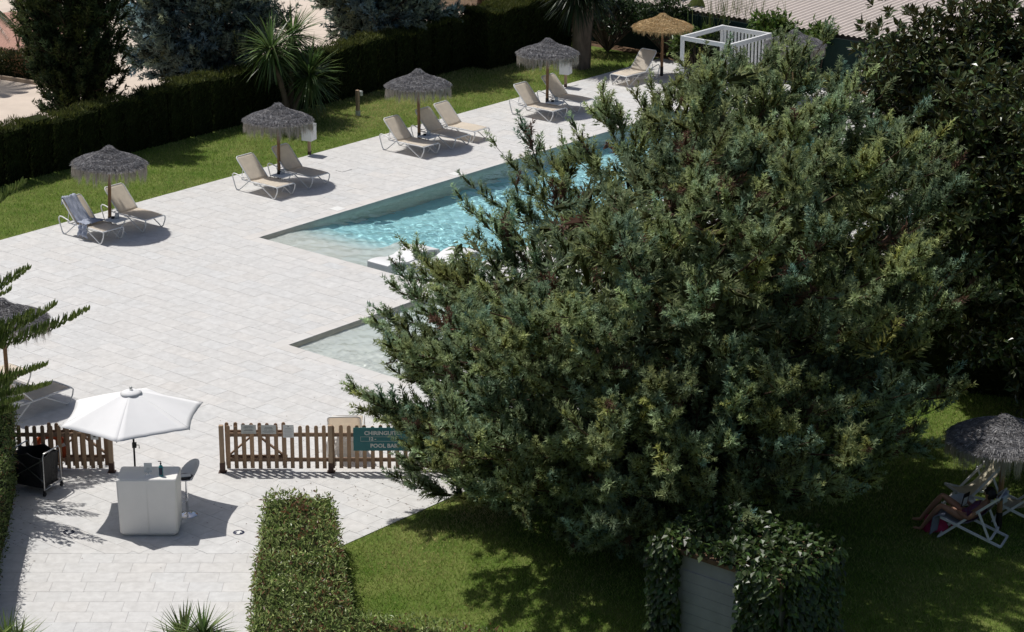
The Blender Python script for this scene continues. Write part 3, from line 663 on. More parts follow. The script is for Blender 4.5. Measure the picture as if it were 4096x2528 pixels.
# ---- broad-leaved clipped hedges near the camera
def leafy_hedge(name, label, poly, h, ntop, nside, cols, group, Ls=0.075, dead=0.12):
    poly = ccw([tuple(p[:2]) for p in poly]); t = thing(name, label, 'hedge', (0, 0, 0), group=group)
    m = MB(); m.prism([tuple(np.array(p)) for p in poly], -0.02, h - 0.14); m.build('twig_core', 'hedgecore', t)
    S = Soup()
    for P, Nn, n in ((*top_points(poly, ntop, h), ntop), (*side_points(poly, nside, 0.05, h), nside)):
        n = len(P); P = P - Nn * (0.16 * rng.random((n, 1)) ** 1.3) + Nn * 0.05 + 0.03 * rng.normal(size=(n, 3))
        P[:, 2] += 0.045 * np.sin(P[:, 0] * 3.1 + P[:, 1] * 1.9) + 0.03 * np.sin(P[:, 1] * 5.3)
        D = unit(Nn * 0.55 + 0.95 * rv(n) + np.array([0, 0, 0.25])); Nl = unit(Nn + 0.8 * rv(n))
        patch = 0.5 + 0.5 * np.sin(P[:, 0] * 4.1 + 2 * np.sin(P[:, 1] * 2.3)) * np.sin(P[:, 1] * 3.1 + 1.7)
        c = mixcol(cols[0], cols[1], np.clip(rng.random(n), 0, 1)) * (1 + 0.22 * rng.normal(size=(n, 1)))
        dd = rng.random(n) < dead * (0.3 + 2.2 * patch ** 3); c[dd] = jit((0.24, 0.125, 0.065), dd.sum(), 0.3)
        leaves(S, P, D, Nl, Ls * (0.6 + 0.8 * rng.random(n)), Ls * 0.36, c)
    S.build('foliage', 'leaf', t); return t
HC1 = ((0.15, 0.24, 0.05), (0.44, 0.49, 0.19))
zt = 1.05
cent = [G(*q, zt)[:2] for q in ((1066, 1978), (1200, 1962), (1322, 1972), (1338, 2100), (1365, 2250), (1388, 2370), (1425, 2440), (1640, 2478), (1900, 2512), (2120, 2545), (2600, 2640), (2600, 3050), (1000, 3050), (1018, 2520), (1012, 2400), (1030, 2280), (1052, 2100))]
leafy_hedge('leafy_hedge', 'L-shaped clipped leafy hedge with brown patches in the foreground centre', cent, zt, 17000, 12000, HC1, 'leafy hedges beside the entrance path', Ls=0.092, dead=0.2)
lh = [G(70, 1880)[:2], G(52, 2010)[:2], G(30, 2120)[:2], G(-10, 2280)[:2], G(-60, 2600)[:2], (-12.2, 36.5), (-12.8, 45.2), (-10.1, 45.2)]
leafy_hedge('leafy_hedge', 'tall leafy hedge at the left edge beside the laundry cart', lh, 1.5, 14000, 16000, ((0.08, 0.14, 0.03), (0.24, 0.29, 0.09)), 'leafy hedges beside the entrance path')

# ---- yuccas
def rosette(S, c, n, L, Wd, col, up=0.35, droop=0.6, low=-0.9):
    z = rng.uniform(low, 1, n); a = rng.random(n) * 6.283; r = np.sqrt(1 - z * z); D = unit(np.stack([r * np.cos(a), r * np.sin(a), z + up * 0.3], 1))
    straps(S, np.tile(c, (n, 1)) + D * 0.06, D, L * (0.75 + 0.35 * rng.random(n)), Wd, droop * (0.5 + rng.random(n)), jit(col, n, 0.25))
def yucca(label, base, heads, group=None, name='yucca', L=0.95, n=120, col=(0.06, 0.10, 0.03), trunk_r=0.09, low=-0.95):
    base = np.array(base, float); t = thing(name, label, 'plant', base, group=group); w = MB(); S = Soup()
    for hd in heads:
        hd = np.array(hd, float) - base; w.tube([(0, 0, -0.05), tuple(hd * [0.35, 0.35, 0.4]), tuple(hd * [0.8, 0.8, 0.75]), tuple(hd)], [trunk_r * 1.4, trunk_r, trunk_r * 0.9, trunk_r * 0.7], 8)
        rosette(S, hd, n, L, 0.055, col, low=low)
        rosette(S, hd - [0, 0, 0.25], n // 2, L * 0.95, 0.05, np.array(col) * 0.7, up=-0.5, droop=0.5, low=-1.0)
    w.build('trunk', 'greybark', t); S.build('leaves', 'leaf', t); return t
yb = uv(51.3, 53.1)
hs = []
for q, v_ in (((1085, 195), 53.1), ((1170, 140), 53.5), ((1238, 300), 52.6)):
    d = ray(*q); hs.append(CP + d * (v_ / (d[:2] @ V)))
yucca('clump of three spiky yucca heads in front of the dark hedge', yb, hs, n=170, L=1.25, col=(0.10, 0.16, 0.045))
pb = uv(63.0, 50.9)
yucca('thick-trunked yucca with hanging dark leaves beside the end of the hedge', pb, [pb + [-0.15, 0.1, 2.75], pb + [0.35, 0.3, 3.0]], n=230, L=1.55, col=(0.035, 0.055, 0.022), trunk_r=0.24, low=-1.0, name='giant_yucca')

# ---- norfolk pine at the left edge: whorled level branches with upright cord-like twigs
def cords(S, P, D, L, Wd, C, curve=0.35):
    n = len(P); x = unit(np.cross(D, rv(n))); y = np.cross(D, x); mid = P + D * L[:, None] * 0.5; d2 = unit(D + np.array([0, 0, curve])); tp = mid + d2 * L[:, None] * 0.5
    ang = [0, 2.094, 4.189]
    for a0, b0, wa, wb in ((P, mid, 1.0, 0.95), (mid, tp, 0.95, 0.45)):
        for k in range(3):
            e1 = x * cos(ang[k]) + y * sin(ang[k]); e2 = x * cos(ang[(k + 1) % 3]) + y * sin(ang[(k + 1) % 3])
            S.add(np.stack([a0 + e1 * Wd * wa, a0 + e2 * Wd * wa, b0 + e2 * Wd * wb], 1), C); S.add(np.stack([a0 + e1 * Wd * wa, b0 + e2 * Wd * wb, b0 + e1 * Wd * wb], 1), C)
nb = np.array([-12.4, 44.2, 0.0])
t = thing('norfolk_pine', 'norfolk pine at the left edge reaching comb-like green branches into view', 'tree', nb)
m = MB(); m.tube([(0, 0, -0.05), (0.03, 0, 3), (0, 0.02, 6), (0, 0, 9.5)], [0.15, 0.12, 0.08, 0.02], 9); m.build('trunk', 'greybark', t)
S = Soup(); wood = MB()
npt = [(345, 1243, 45.7), (90, 735, 46.6), (108, 1078, 46.2), (36, 1165, 44.5), (190, 1542, 42.4), (176, 1466, 43.6), (210, 1225, 46.2), (120, 1255, 45.2), (80, 1600, 42.2), (60, 1570, 42.9), (-60, 1250, 43.0), (-80, 1520, 45.0), (90, 1500, 44.4), (-40, 1085, 43.5), (40, 1540, 43.6), (60, 1640, 42.6)]
ntips = [GY(*q) - nb for q in npt]
for k in range(34):
    z = 2.0 + 6.8 * k / 34; a = k * 2.4; r = 2.6 * (1 - z / 11)
    if cos(a) < -0.1: ntips.append(np.array([cos(a) * r, sin(a) * r, z + 0.2]))
for tip in ntips:
    tip = np.asarray(tip, float); st = np.array([0, 0, tip[2] - 0.35]); ln = np.linalg.norm(tip - st); ct = (st + tip) / 2 + [0, 0, -0.18 * ln]
    ts = np.linspace(0, 1, 9); wood.tube(bez(st, ct, tip, ts), list(0.032 * (1.15 - ts)), 5, cap=False)
    n = int(120 * ln); s = 0.22 + 0.79 * rng.random(n); P = bez(st, ct, tip, s); tg = unit(bez(st, ct, tip, s + 0.02) - P)
    sd = unit(np.cross(tg, np.array([0, 0, 1.0]))) * np.where(rng.random(n) < 0.5, 1, -1)[:, None]
    spread = (0.42 * (1.06 - s) ** 0.7 * rng.random(n) ** 0.8)[:, None]; P = P + sd * spread + tg * spread * 0.6
    D = unit(sd * 0.35 + tg * 0.35 + np.array([0, 0, 0.85]) + 0.18 * rv(n)); L = 0.32 * (0.5 + 0.6 * rng.random(n)) * np.clip(1.35 - s, 0.35, 1)
    cords(S, P, D, L, 0.014, mixcol((0.11, 0.17, 0.04), (0.31, 0.38, 0.11), np.clip(rng.random(n) * 0.8 + 0.25 * (s > 0.9), 0, 1)))
wood.build('branches', 'bark', t); S.build('crown', 'needle', t)

# ---- fan palms at the bottom edge
def fan_palm(label, base, fans, group, R=0.52):
    base = np.array(base, float); t = thing('fan_palm', label, 'plant', base, group=group); S = Soup(); w = MB()
    for c, ax in fans:
        c = np.array(c) - base; w.tube([(0, 0, 0.1), tuple(c * [0.4, 0.4, 0.75]), tuple(c)], 0.012, 5); ax = unit(np.array(ax, float)); nrm = unit(np.cross(ax, np.array([1.0, 0.2, 0])))
        sd = np.cross(nrm, ax); n = 38; a = np.linspace(-1.75, 1.75, n); D = unit(ax * np.cos(a)[:, None] + sd * np.sin(a)[:, None] + nrm * 0.16 * np.cos(a * 9)[:, None] + 0.05 * rv(n))
        straps(S, np.tile(c, (n, 1)), D, R * (0.85 + 0.2 * rng.random(n)), 0.078, 0.12, jit((0.18, 0.25, 0.075), n, 0.2), seg=3)
    w.build('leaf_stalks', 'timber', t); S.build('leaves', 'leaf', t); return t
def GZ(x, y, z): return G(x, y, z)
b = GZ(770, 2760, 0); fan_palm('fan palm poking up at the bottom edge of the paved path', b, [(GZ(735, 2548, 0.85), (-0.5, 0.1, 0.9)), (GZ(812, 2538, 0.95), (0.25, 0.1, 1)), (GZ(860, 2600, 0.8), (0.8, -0.2, 0.7)), (GZ(690, 2620, 0.75), (-0.9, -0.2, 0.6)), (GZ(790, 2620, 0.9), (0, -0.6, 0.8))], 'fan palms at the bottom edge', R=0.66)
b = GZ(20, 2760, 0); fan_palm('fan palm in the bottom left corner', b, [(GZ(30, 2560, 0.85), (0.2, 0.1, 1)), (GZ(75, 2590, 0.8), (0.8, 0.1, 0.8)), (GZ(-40, 2580, 0.9), (-0.5, 0, 0.9)), (GZ(40, 2640, 0.85), (0.3, -0.5, 0.8))], 'fan palms at the bottom edge', R=0.66)

# ---- big-leaved ficus at the right
fb = np.array([11.2, 50.0, 0.0])
t = thing('ficus_tree', 'large dark-leaved rubber fig crowding the right edge behind the juniper', 'tree', fb)
FO = [(2085, 150), (2130, 60), (2180, 75), (2230, 60), (2290, 55), (2350, 30), (2400, 10), (2460, -20), (2600, -20), (2600, 1300), (2480, 1010), (2400, 1005), (2330, 980), (2290, 900), (2260, 700), (2200, 400), (2060, 300)]
FP = [(x * K, y * K) for x, y in FO]
lobes = ell_tips(60, (9.9, 49.3, 4.3), (2.8, 2.4, 3.6), 0.5, FP, 0.5, (0.2, 0.8), 0.5) + ell_tips(85, (9.9, 48.6, 5.3), (3.2, 3.4, 3.6), 0.8, FP, 0.5, (0.5, 1.0), 0.7) + [q for q in ell_tips(200, (12.6, 47.4, 4.9), (5.2, 5.6, 4.2), 0.8, FP, 0.6, (0.62, 1.0), 0.7, True)]  # last set runs on out of view, added to block sky light
lobes += [q for q in np.array([8.4, 43.4, 4.6]) + np.array([4.8, 4.2, 3.6]) * rng.random((90, 3)) if inpoly(proj(q)[None], FP)[0] or proj(q)[0] > 4150][:55]  # extra fig lobes added to shade the lawn by the deckchairs
lobes += [GY(x * K, y * K, 47.6 + rng.random()) for x, y in ((2095, 165), (2130, 90), (2180, 105), (2230, 88), (2290, 82), (2350, 58), (2400, 38), (2440, 20), (2110, 240), (2085, 300), (2160, 180), (2220, 160), (2300, 140), (2380, 110), (2430, 90), (2150, 260), (2210, 230), (2280, 210), (2360, 190), (2420, 170), (2190, 320), (2260, 290), (2340, 270), (2410, 260))]
m = MB(); m.tube([(0, 0, -0.05), (0.1, 0, 1.6), (0.3, -0.2, 3.6), (0.5, -0.4, 6.0)], [0.3, 0.24, 0.18, 0.06], 9)
for q in lobes:
    l = q - fb; m.tube([(0.2, -0.1, max(1.0, l[2] * 0.45)), tuple(l * 0.55 + np.array([0, 0, l[2] * 0.2])), tuple(l)], [0.06, 0.04, 0.012], 5, cap=False)
m.build('trunk', 'greybark', t); S = Soup()
for q in lobes:
    k = 30; off = rv(k) * 0.75 * rng.random((k, 1)) ** 0.4; c = (q - fb) + off; ax = unit(off + 0.5 * unit(q - np.array([12.6, 47.4, 3.0])) + np.array([0, 0, 0.6]))
    n = 9; P = np.repeat(c, n, 0); AX = np.repeat(ax, n, 0); r = rv(k * n); side = unit(r - AX * np.sum(r * AX, 1, keepdims=True)); w_ = np.tile(np.linspace(0.25, 1.3, n), k)[:, None]
    D = unit(AX * (1.25 - w_) + side * w_ * 0.8 + 0.15 * rv(k * n) + AX * 0.15); Nn = unit(AX + 0.3 * rv(k * n))
    leaves(S, P + D * 0.03, D, Nn, 0.20 * (0.7 + 0.5 * rng.random(k * n)), 0.082, jit((0.078, 0.108, 0.036), k * n, 0.3, 0.1), 0.22)
S.build('crown', 'ficus', t)
# shrubs added at the right, leaves coloured near black for shade
leafy_hedge('shade_shrubs', 'added shrubs coloured near black for deep shade, behind the thatched parasol at the right', [(7.6, 50.2), (16, 47.2), (17, 49.5), (8.2, 52.6)], 2.3, 5000, 9000, ((0.02, 0.032, 0.012), (0.045, 0.06, 0.022)), None, Ls=0.14, dead=0.02)

# ---- shrubs and banana plants in the far right corner
def shrub(label, c, r, n, col, Ls, group=None, name='shrub'):
    c = np.array(c, float); t = thing(name, label, 'shrub', (c[0], c[1], 0), group=group); S = Soup(); w = MB()
    k = max(6, n // 40); d = rv(k); d[:, 2] = np.abs(d[:, 2]) * 1.0 - 0.15; ce = d * np.array(r) * (0.55 + 0.45 * rng.random((k, 1))) + [0, 0, c[2]]
    for q in ce: w.tube([(0, 0, 0), tuple(q * 0.6), tuple(q)], [0.03, 0.018, 0.006], 4, cap=False)
    q = ce[rng.integers(0, k, n)] + rv(n) * 0.32 * rng.random((n, 1)); D = unit(rv(n) + unit(q - [0, 0, c[2] * 0.6]) * 0.8 + np.array([0, 0, -0.1])); Nn = unit(np.array([0, 0, 1.0]) + 0.6 * rv(n))
    leaves(S, q, D, Nn, Ls * (0.6 + 0.7 * rng.random(n)), Ls * 0.42, jit(col, n, 0.3), 0.2)
    w.build('stems', 'greybark', t); S.build('foliage', 'leaf', t); return t
SG = 'shrubs in the far corner of the garden'
for lb, (u_, v_, z_), r, n, col, Ls in (
    ('dark leafy shrub just right of the giant yucca', (65.6, 51.8, 1.1), (1.3, 1.2, 1.3), 2600, (0.035, 0.06, 0.02), 0.16),
    ('dark glossy shrub behind the straw-coloured parasol', (66.6, 50.0, 1.0), (1.3, 1.2, 1.2), 2600, (0.035, 0.06, 0.018), 0.17),
    ('dark shrub mass at the top edge between giant yucca and banana leaf', (68.4, 52.6, 1.4), (1.6, 1.6, 1.5), 2600, (0.035, 0.055, 0.018), 0.18),
    ('tall bright leafy shrub at the top edge left of the straw parasol', (68.6, 51.0, 1.7), (1.2, 1.2, 1.1), 1800, (0.09, 0.13, 0.035), 0.22),
    ('bright drooping-leaved shrub right behind the white pergola', (66.4, 45.5, 1.3), (0.95, 0.9, 0.75), 1300, (0.10, 0.16, 0.03), 0.24),
    ('bright shrub left of the pergola under the straw parasol', (65.6, 48.0, 0.75), (0.8, 0.7, 0.7), 900, (0.09, 0.14, 0.03), 0.24),
    ('bright green shrub against the roof edge right of the pergola', (66.6, 43.6, 1.25), (0.8, 0.8, 0.6), 900, (0.10, 0.16, 0.03), 0.24),
    ('dark shrub beside the green windbreak behind the pergola', (66.0, 46.8, 0.7), (0.9, 0.8, 0.8), 1100, (0.03, 0.05, 0.02), 0.16),
    ('green shrub by the windbreak next to the fig tree', (65.4, 39.6, 1.2), (0.9, 0.8, 0.6), 900, (0.09, 0.14, 0.03), 0.22)):
    shrub(lb, uv(u_, v_, z_), r, n, col, Ls, SG)
def banana(label, base, lv, group):
    base = np.array(base, float); t = thing('banana_plant', label, 'plant', base, group=group); st = MB(); st.tube([(0, 0, 0), (0, 0, 1.0)], [0.07, 0.05], 7); st.build('stem', 'greybark', t)
    for d, L, z in lv:
        d = Vector(d).normalized(); sd = d.cross(Vector((0.3, 1, 0.1))).normalized(); nr = sd.cross(d); m = MB()
        def fn(a, b): 
            w = 0.22 * L * (sin(pi * min(1, b * 0.96 + 0.04)) ** 0.6); x = (a - 0.5) * 2
            return Vector((0, 0, z)) + d * (L * b) + sd * (x * w) - nr * (abs(x) * 0.10 * L) + Vector((0, 0, -0.22 * L * b * b))
        m.grid(fn, 6, 12); o = m.build('leaf', M['leaf'], t); setcol(o.data, tuple(jit((0.09, 0.15, 0.03), 1, 0.15)[0]))
    return t
BG = 'banana plants along the green windbreak'
banana('banana plant with one broad upright leaf above the straw parasol', uv(67.4, 49.4), [((0.12, -0.1, 1), 1.5, 0.9), ((-0.7, 0, 0.8), 1.2, 0.8), ((0.7, 0.2, 0.7), 1.1, 0.8)], BG)
banana('banana plant with upright leaf beside the pergola back rail', uv(66.3, 44.9), [((0.05, 0, 1), 1.2, 0.7), ((0.7, -0.2, 0.6), 0.9, 0.7), ((-0.6, 0, 0.7), 0.8, 0.6)], BG)
banana('banana plant with spread leaves in front of the ribbed roof, right of the pergola', uv(65.8, 40.9), [((-0.15, 0, 1), 1.2, 0.9), ((0.55, 0, 0.8), 1.2, 0.9), ((0.8, -0.4, 0.2), 0.8, 0.9), ((-0.7, -0.1, 0.5), 0.8, 0.8)], BG)
# reeds against the roof
t = thing('reed_clump', 'thin grassy reeds rising in front of the ribbed roof at the top edge', 'reeds', uv(67.2, 47.6)); S = Soup(); n = 160
P = np.stack([rng.normal(size=n) * 0.7, rng.normal(size=n) * 0.5, np.zeros(n)], 1); straps(S, P, unit(np.array([0, 0, 1.0]) + 0.22 * rv(n)), 1.9 + 0.9 * rng.random(n), 0.03, 0.5, jit((0.12, 0.15, 0.05), n, 0.2)); S.build('stalks', 'leaf', t)

# ================================================================== FURNITURE
# ---- thatched parasol
def make_parasol(label, cols, fr, name='thatched_parasol', seed=3):
    global rng
    keep = rng; rng = np.random.default_rng(seed)
    t = thing(name, label, 'parasol')
    m = MB(); m.tube([(0.0, 0, -0.1), (0.0, 0, 1.0), (0, 0, 2.06)], [0.05, 0.047, 0.042], 12); m.build('pole', 'pole', t)
    m = MB(); m.tube([(0, 0, -0.02), (0, 0, 0.32)], [0.056, 0.056], 12); m.build('pole_sleeve', 'black', t)
    pr = np.array([(0.0, 0.43), (0.06, 0.425), (0.13, 0.375), (0.28, 0.275), (0.5, 0.19), (0.72, 0.12), (0.9, 0.055), (0.99, 0.0)])
    m = MB(); m.lathe([(r * 0.97 + 0.001, 1.68 + z) for r, z in pr][::-1], 40); m.lathe([(0.02, 1.95), (0.5, 1.80), (0.94, 1.66)], 24); o = m.build('canopy', 'thatch', t); setcol(o.data, tuple(np.array(cols[0]) * 0.8))
    S = Soup(); n = 13000; r = np.sqrt(rng.random(n)) * 0.99; a = rng.random(n) * 6.283; z = np.interp(r, pr[:, 0], pr[:, 1]) + 1.68
    band = 0.5 + 0.5 * np.sin(r * 2 * pi / 0.245); z = z + 0.018 * band + 0.012 * rng.random(n)
    P = np.stack([r * np.cos(a), r * np.sin(a), z], 1); out = np.stack([np.cos(a), np.sin(a), np.full(n, -0.42)], 1); tang = np.stack([-np.sin(a), np.cos(a), np.zeros(n)], 1)
    wrap = (rng.random(n) < 0.45)[:, None]; D = unit(np.where(wrap, tang * np.where(rng.random((n, 1)) < 0.5, 1, -1), out) + 0.14 * rv(n) + np.array([0, 0, 0.03]))
    c = mixcol(cols[0], cols[1], np.clip(rng.random(n) ** 1.5 * (0.55 + 0.6 * band), 0, 1))
    blades(S, P, D, 0.05 + 0.07 * rng.random(n), 0.016, c); S.build('thatch_fibres', 'thatch', o)
    S = Soup(); n = 3600; a = rng.random(n) * 6.283; a = a + 0.05 * np.sin(a * 23) ; cl = 0.62 + 0.38 * np.sin(a * 9 + np.sin(a * 4)) * np.sin(a * 17 + 1)
    P = np.stack([np.cos(a) * (0.93 + 0.06 * rng.random(n)), np.sin(a) * (0.93 + 0.06 * rng.random(n)), 1.70 + 0.02 * rng.random(n)], 1)
    D = unit(np.stack([np.cos(a) * 0.08, np.sin(a) * 0.08, np.full(n, -1.0)], 1) + 0.09 * rv(n)); L = fr * (0.35 + 0.75 * rng.random(n) * cl)
    straps(S, P, D, L, 0.011, 0.1, mixcol(cols[2], cols[3], rng.random(n)), seg=3); S.build('fringe', 'thatch', o)
    rng = keep; return t
GC = [(0.17, 0.165, 0.17), (0.56, 0.55, 0.56), (0.40, 0.36, 0.31), (0.62, 0.57, 0.50)]
par = make_parasol('x', GC, 0.48); PG = 'grey thatched parasols'
PU = [(40.22, 48.59), (46.45, 48.55), (52.17, 48.40), (58.07, 48.30)]
for i, ((pu, pv), lb) in enumerate(zip(PU, ('grey thatched parasol shading the lounger with the towel, first in the row', 'grey thatched parasol beside the white litter bin, second in the row', 'grey thatched parasol over the group of three loungers', 'grey thatched parasol fourth in the row, in front of the second litter bin'))):
    o = place(par, i > 0, uv(pu - 0.29, pv - 0.25), 0.7 * i, lb, PG); o.scale = (0.98, 0.98, 1.07); o.rotation_euler = (0, radians((2.5, 1, 1.5, -0.5)[i]), 0.9 * i)
c = G(36, 1600); o = place(par, 1, (c[0], c[1], 0), 2.0, 'grey thatched parasol at the left edge half hidden by the norfolk pine', PG); o.rotation_euler = (0.0, radians(2), 2.0)
o = place(par, 1, (9.2, 42.02, 0), 3.0, 'grey thatched parasol in the shade above the deckchairs at the right edge', PG); o.scale = (1.08, 1.08, 1.08)
o = place(par, 1, (9.09, 76.45, 0), 4.0, 'grey thatched parasol far behind the juniper, only its tip showing near the ribbed roof', PG)
SGc = [(0.52, 0.38, 0.20), (0.82, 0.64, 0.38), (0.55, 0.40, 0.20), (0.78, 0.60, 0.34)]
sp = make_parasol('new straw-coloured thatched parasol standing by the white pergola', SGc, 0.24, seed=9); sp.location = (5.04, 79.76, 0)

# ---- sun lounger (foot at the origin, head towards +y)
def make_lounger():
    t = thing('sun_lounger', 'x', 'sun lounger'); R = 0.017; Wd = 0.33
    for sx in (-1, 1):
        x = sx * Wd
        m = MB(); m.tube([(x * 0.98, 0.02, 0.35), (x, 0.30, 0.355), (x, 0.75, 0.34), (x, 1.15, 0.335), (x, 1.40, 0.34)], R, 7); m.build('side_rail', 'white', t)
        m = MB(); m.tube([(x, 0.0, 0.345), (x * 1.03, -0.035, 0.31), (x * 1.03, -0.01, 0.2), (x * 1.03, 0.07, 0.05), (x * 1.03, 0.11, 0.018), (x * 1.03, 0.16, 0.018), (x * 1.03, 0.22, 0.06), (x, 0.72, 0.33)], R, 7); m.build('front_leg', 'white', t)
        m = MB(); m.tube([(x, 1.12, 0.33), (x * 1.03, 1.47, 0.05), (x * 1.03, 1.54, 0.018), (x * 1.03, 1.62, 0.02), (x * 1.03, 1.66, 0.06), (x * 1.04, 1.76, 0.36), (x * 1.04, 1.76, 0.43), (x * 1.04, 1.71, 0.47), (x * 1.04, 1.62, 0.47), (x * 1.04, 1.30, 0.40)], R, 7); m.build('rear_leg', 'white', t)
    m = MB(); m.tube([(-Wd, 0.0, 0.345), (-Wd * 0.6, -0.005, 0.352), (Wd * 0.6, -0.005, 0.352), (Wd, 0.0, 0.345)], R, 7); m.build('cross_bar', 'white', t)
    for y_, z_ in ((0.72, 0.33), (1.30, 0.34)): m = MB(); m.tube([(-Wd, y_, z_), (Wd, y_, z_)], 0.012, 6); m.build('cross_bar', 'white', t)
    bl = 0.82; ba = radians(46); hy, hz = 1.06, 0.36
    def bp(s): return (hy + bl * s * cos(ba), hz + bl * s * sin(ba))
    m = MB(); pts = []
    for s, x in ((0, -Wd), (0.85, -Wd), (0.95, -Wd * 0.96), (1.0, -Wd * 0.84), (1.0, 0), (1.0, Wd * 0.84), (0.95, Wd * 0.96), (0.85, Wd), (0, Wd)):
        y, z = bp(s); pts.append((x, y, z))
    m.tube(pts, R, 7); m.build('back_frame', 'white', t)
    m = MB()
    for sx in (-1, 1): y, z = bp(0.5); m.tube([(sx * Wd, y, z), (sx * Wd, 1.42, 0.36)], 0.010, 6)
    m.tube([(-Wd, 1.42, 0.36), (Wd, 1.42, 0.36)], 0.010, 6); m.build('back_prop', 'white', t)
    hw = Wd - 0.012
    def seat(a, b):
        x = (a - 0.5) * 2 * hw; y = 0.03 + 1.05 * b; return (x, y, 0.362 - 0.025 * (1 - (2 * a - 1) ** 2) * (0.4 + 0.6 * b) + 0.012 * sin(b * pi * 1.1))
    m = MB(); m.grid(seat, 8, 14); m.build('seat_sling', 'sling', t, solid=0.006)
    def back(a, b):
        y, z = bp(b * 0.985); w = hw if b < 0.85 else hw * (1 - 0.13 * ((b - 0.85) / 0.15) ** 2); k = -0.02 * (1 - (2 * a - 1) ** 2) * (1 - b)
        return ((a - 0.5) * 2 * w, y - k * sin(ba) * -1, z - k * cos(ba) * -1 + 0.004)
    m = MB(); m.grid(back, 8, 12); m.build('back_sling', 'sling', t, solid=0.006)
    m = MB()
    for sx in (-1, 1):
        z_ = [(sx * (hw - 0.005 if k % 2 else Wd), 0.06 + 0.03 * k, 0.352) for k in range(33)]; m.tube(z_, 0.004, 4, cap=False)
    m.build('lacing', 'white', t)
    return t
lng = make_lounger(); LG = 'cream sling sun loungers'
LS = [((38.83 + 0.35, 47.32), RU, 'cream lounger with a grey-blue towel over its raised back'),
      ((40.27 + 0.35, 47.31), RU, 'cream lounger right of the parasol pole, next to the lounger with the towel'),
      ((44.76 + 0.35, 46.96), RU, 'cream lounger left of the second parasol pole'),
      ((46.15 + 0.35, 46.98), RU, 'cream lounger right of the second parasol pole, its head towards the litter bin'),
      ((50.65 + 0.35, 46.86), RU, 'leftmost cream lounger of the group of three under the third parasol'),
      ((52.07 + 0.30, 46.85), RU, 'middle cream lounger of the group of three, behind the side table'),
      ((53.35, 46.95), RU + 0.03, 'rightmost cream lounger of the group of three, fully in the sun'),
      ((56.48 + 0.35, 46.76), RU, 'cream lounger left of the fourth parasol pole, by the juniper tips'),
      ((57.96 + 0.32, 46.83), RU, 'cream lounger right of the fourth parasol pole, partly behind juniper tips'),
      ((61.75, 48.27), RU - pi / 2, 'cream lounger under the straw parasol with its head to the right'),
      ((30.83, 39.22), RU + pi / 2, 'cream lounger in the shade at the left edge, its foot pointing to the right'),
      ((30.95, 40.80), RU + pi / 2, 'cream lounger at the left edge mostly hidden by the norfolk pine')]
for i, ((lu, lv), rz, lb) in enumerate(LS): place(lng, i > 0, uv(lu, lv), rz, lb, LG)
place(lng, 1, (-3.42, 47.05, 0), pi + 0.02, 'cream lounger standing behind the picket fence, left of the teal sign', LG)
place(lng, 1, (-1.55, 47.05, 0), pi - 0.03, 'cream lounger behind the picket fence and the juniper branches', LG)

# ---- towel on the first lounger
t = MB(); hw = 0.2
def tw(a, b):
    ln = b * 1.78; x = -0.33 + 0.44 * a + 0.05 * b + 0.02 * sin(b * 9)
    top = 0.22
    if ln < top: y, z = 1.66, 0.36 + 0.82 * 0.72 + 0.03 - (top - ln) * 0.95; y += 0.03 * sin(a * 9)
    elif ln < top + 0.86: s = 1 - (ln - top) / 0.86; y, z = 1.06 + 0.82 * s * cos(radians(46)) - 0.012, 0.36 + 0.82 * s * sin(radians(46)) + 0.028
    else: q = ln - top - 0.86; y, z = 1.06 - q * 0.55, 0.405; x += q * (0.25 if a > 0.6 else -0.1)
    w = 0.030 * sin(a * 12 + b * 4) + 0.012 * sin(a * 25 - b * 6) + 0.004 * sin(b * 30 + a * 7)
    return (x, y - abs(w) * 0.6 - 0.01, z + abs(w) + 0.005)
t.grid(tw, 26, 60)
def tw2(a, b):
    x = -0.36 - 0.05 * b + 0.02 * sin(b * 14); y = 0.62 + 0.26 * a + 0.12 * b * (a - 0.5); z = 0.43 - 0.34 * b + 0.03 * sin(a * 14 + b * 3)
    return (x + 0.03 * sin(a * 12), y, z)
t.grid(tw2, 14, 12)
o = t.build('beach_towel', 'towel', solid=0.012); o.location = Vector(uv(38.83 + 0.35, 47.32)); o.rotation_euler = (0, 0, RU)
tag(o, 'crumpled grey-blue towel draped over the first lounger of the row', 'towel')

# ---- side tables, menu cards, ashtrays
def make_table():
    t = thing('side_table', 'x', 'table'); 
    for k in range(6): m = MB(); y = -0.2 + 0.08 * k; m.box(-0.24, 0.24, y - 0.034, y + 0.034, 0.41, 0.428); m.build('slat', 'white', t)
    for sy in (-1, 1):
        m = MB(); m.bar((-0.2, sy * 0.16, 0), (0.19, sy * 0.16, 0.405), 0.02); m.build('leg', 'white', t)
        m = MB(); m.bar((0.2, sy * 0.14, 0), (-0.19, sy * 0.14, 0.405), 0.02); m.build('leg', 'white', t)
    return t
def make_card():
    t = thing('menu_card', 'x', 'menu card'); m = MB(); m.box(-0.055, 0.055, -0.004, 0.004, 0, 0.155); m.build('card', 'deckcanvas', t)
    for k in range(6): m = MB(); m.box(-0.052 + 0.018 * k, -0.043 + 0.018 * k, -0.006, -0.0045, 0.005, 0.15); m.build('stripe', 'paper', t)
    m = MB(); m.box(-0.035, 0.035, -0.0075, -0.0062, 0.07, 0.095); m.build('name_strip', 'paper', t); return t
def make_tray():
    t = MB(); t.lathe([(0.0, 0.0), (0.045, 0.0), (0.05, 0.05), (0.042, 0.05), (0.038, 0.012), (0, 0.012)], 14); o = t.build('ashtray', 'black'); tag(o, 'x', 'ashtray'); return o
tb, cd, at_ = make_table(), make_card(), make_tray()
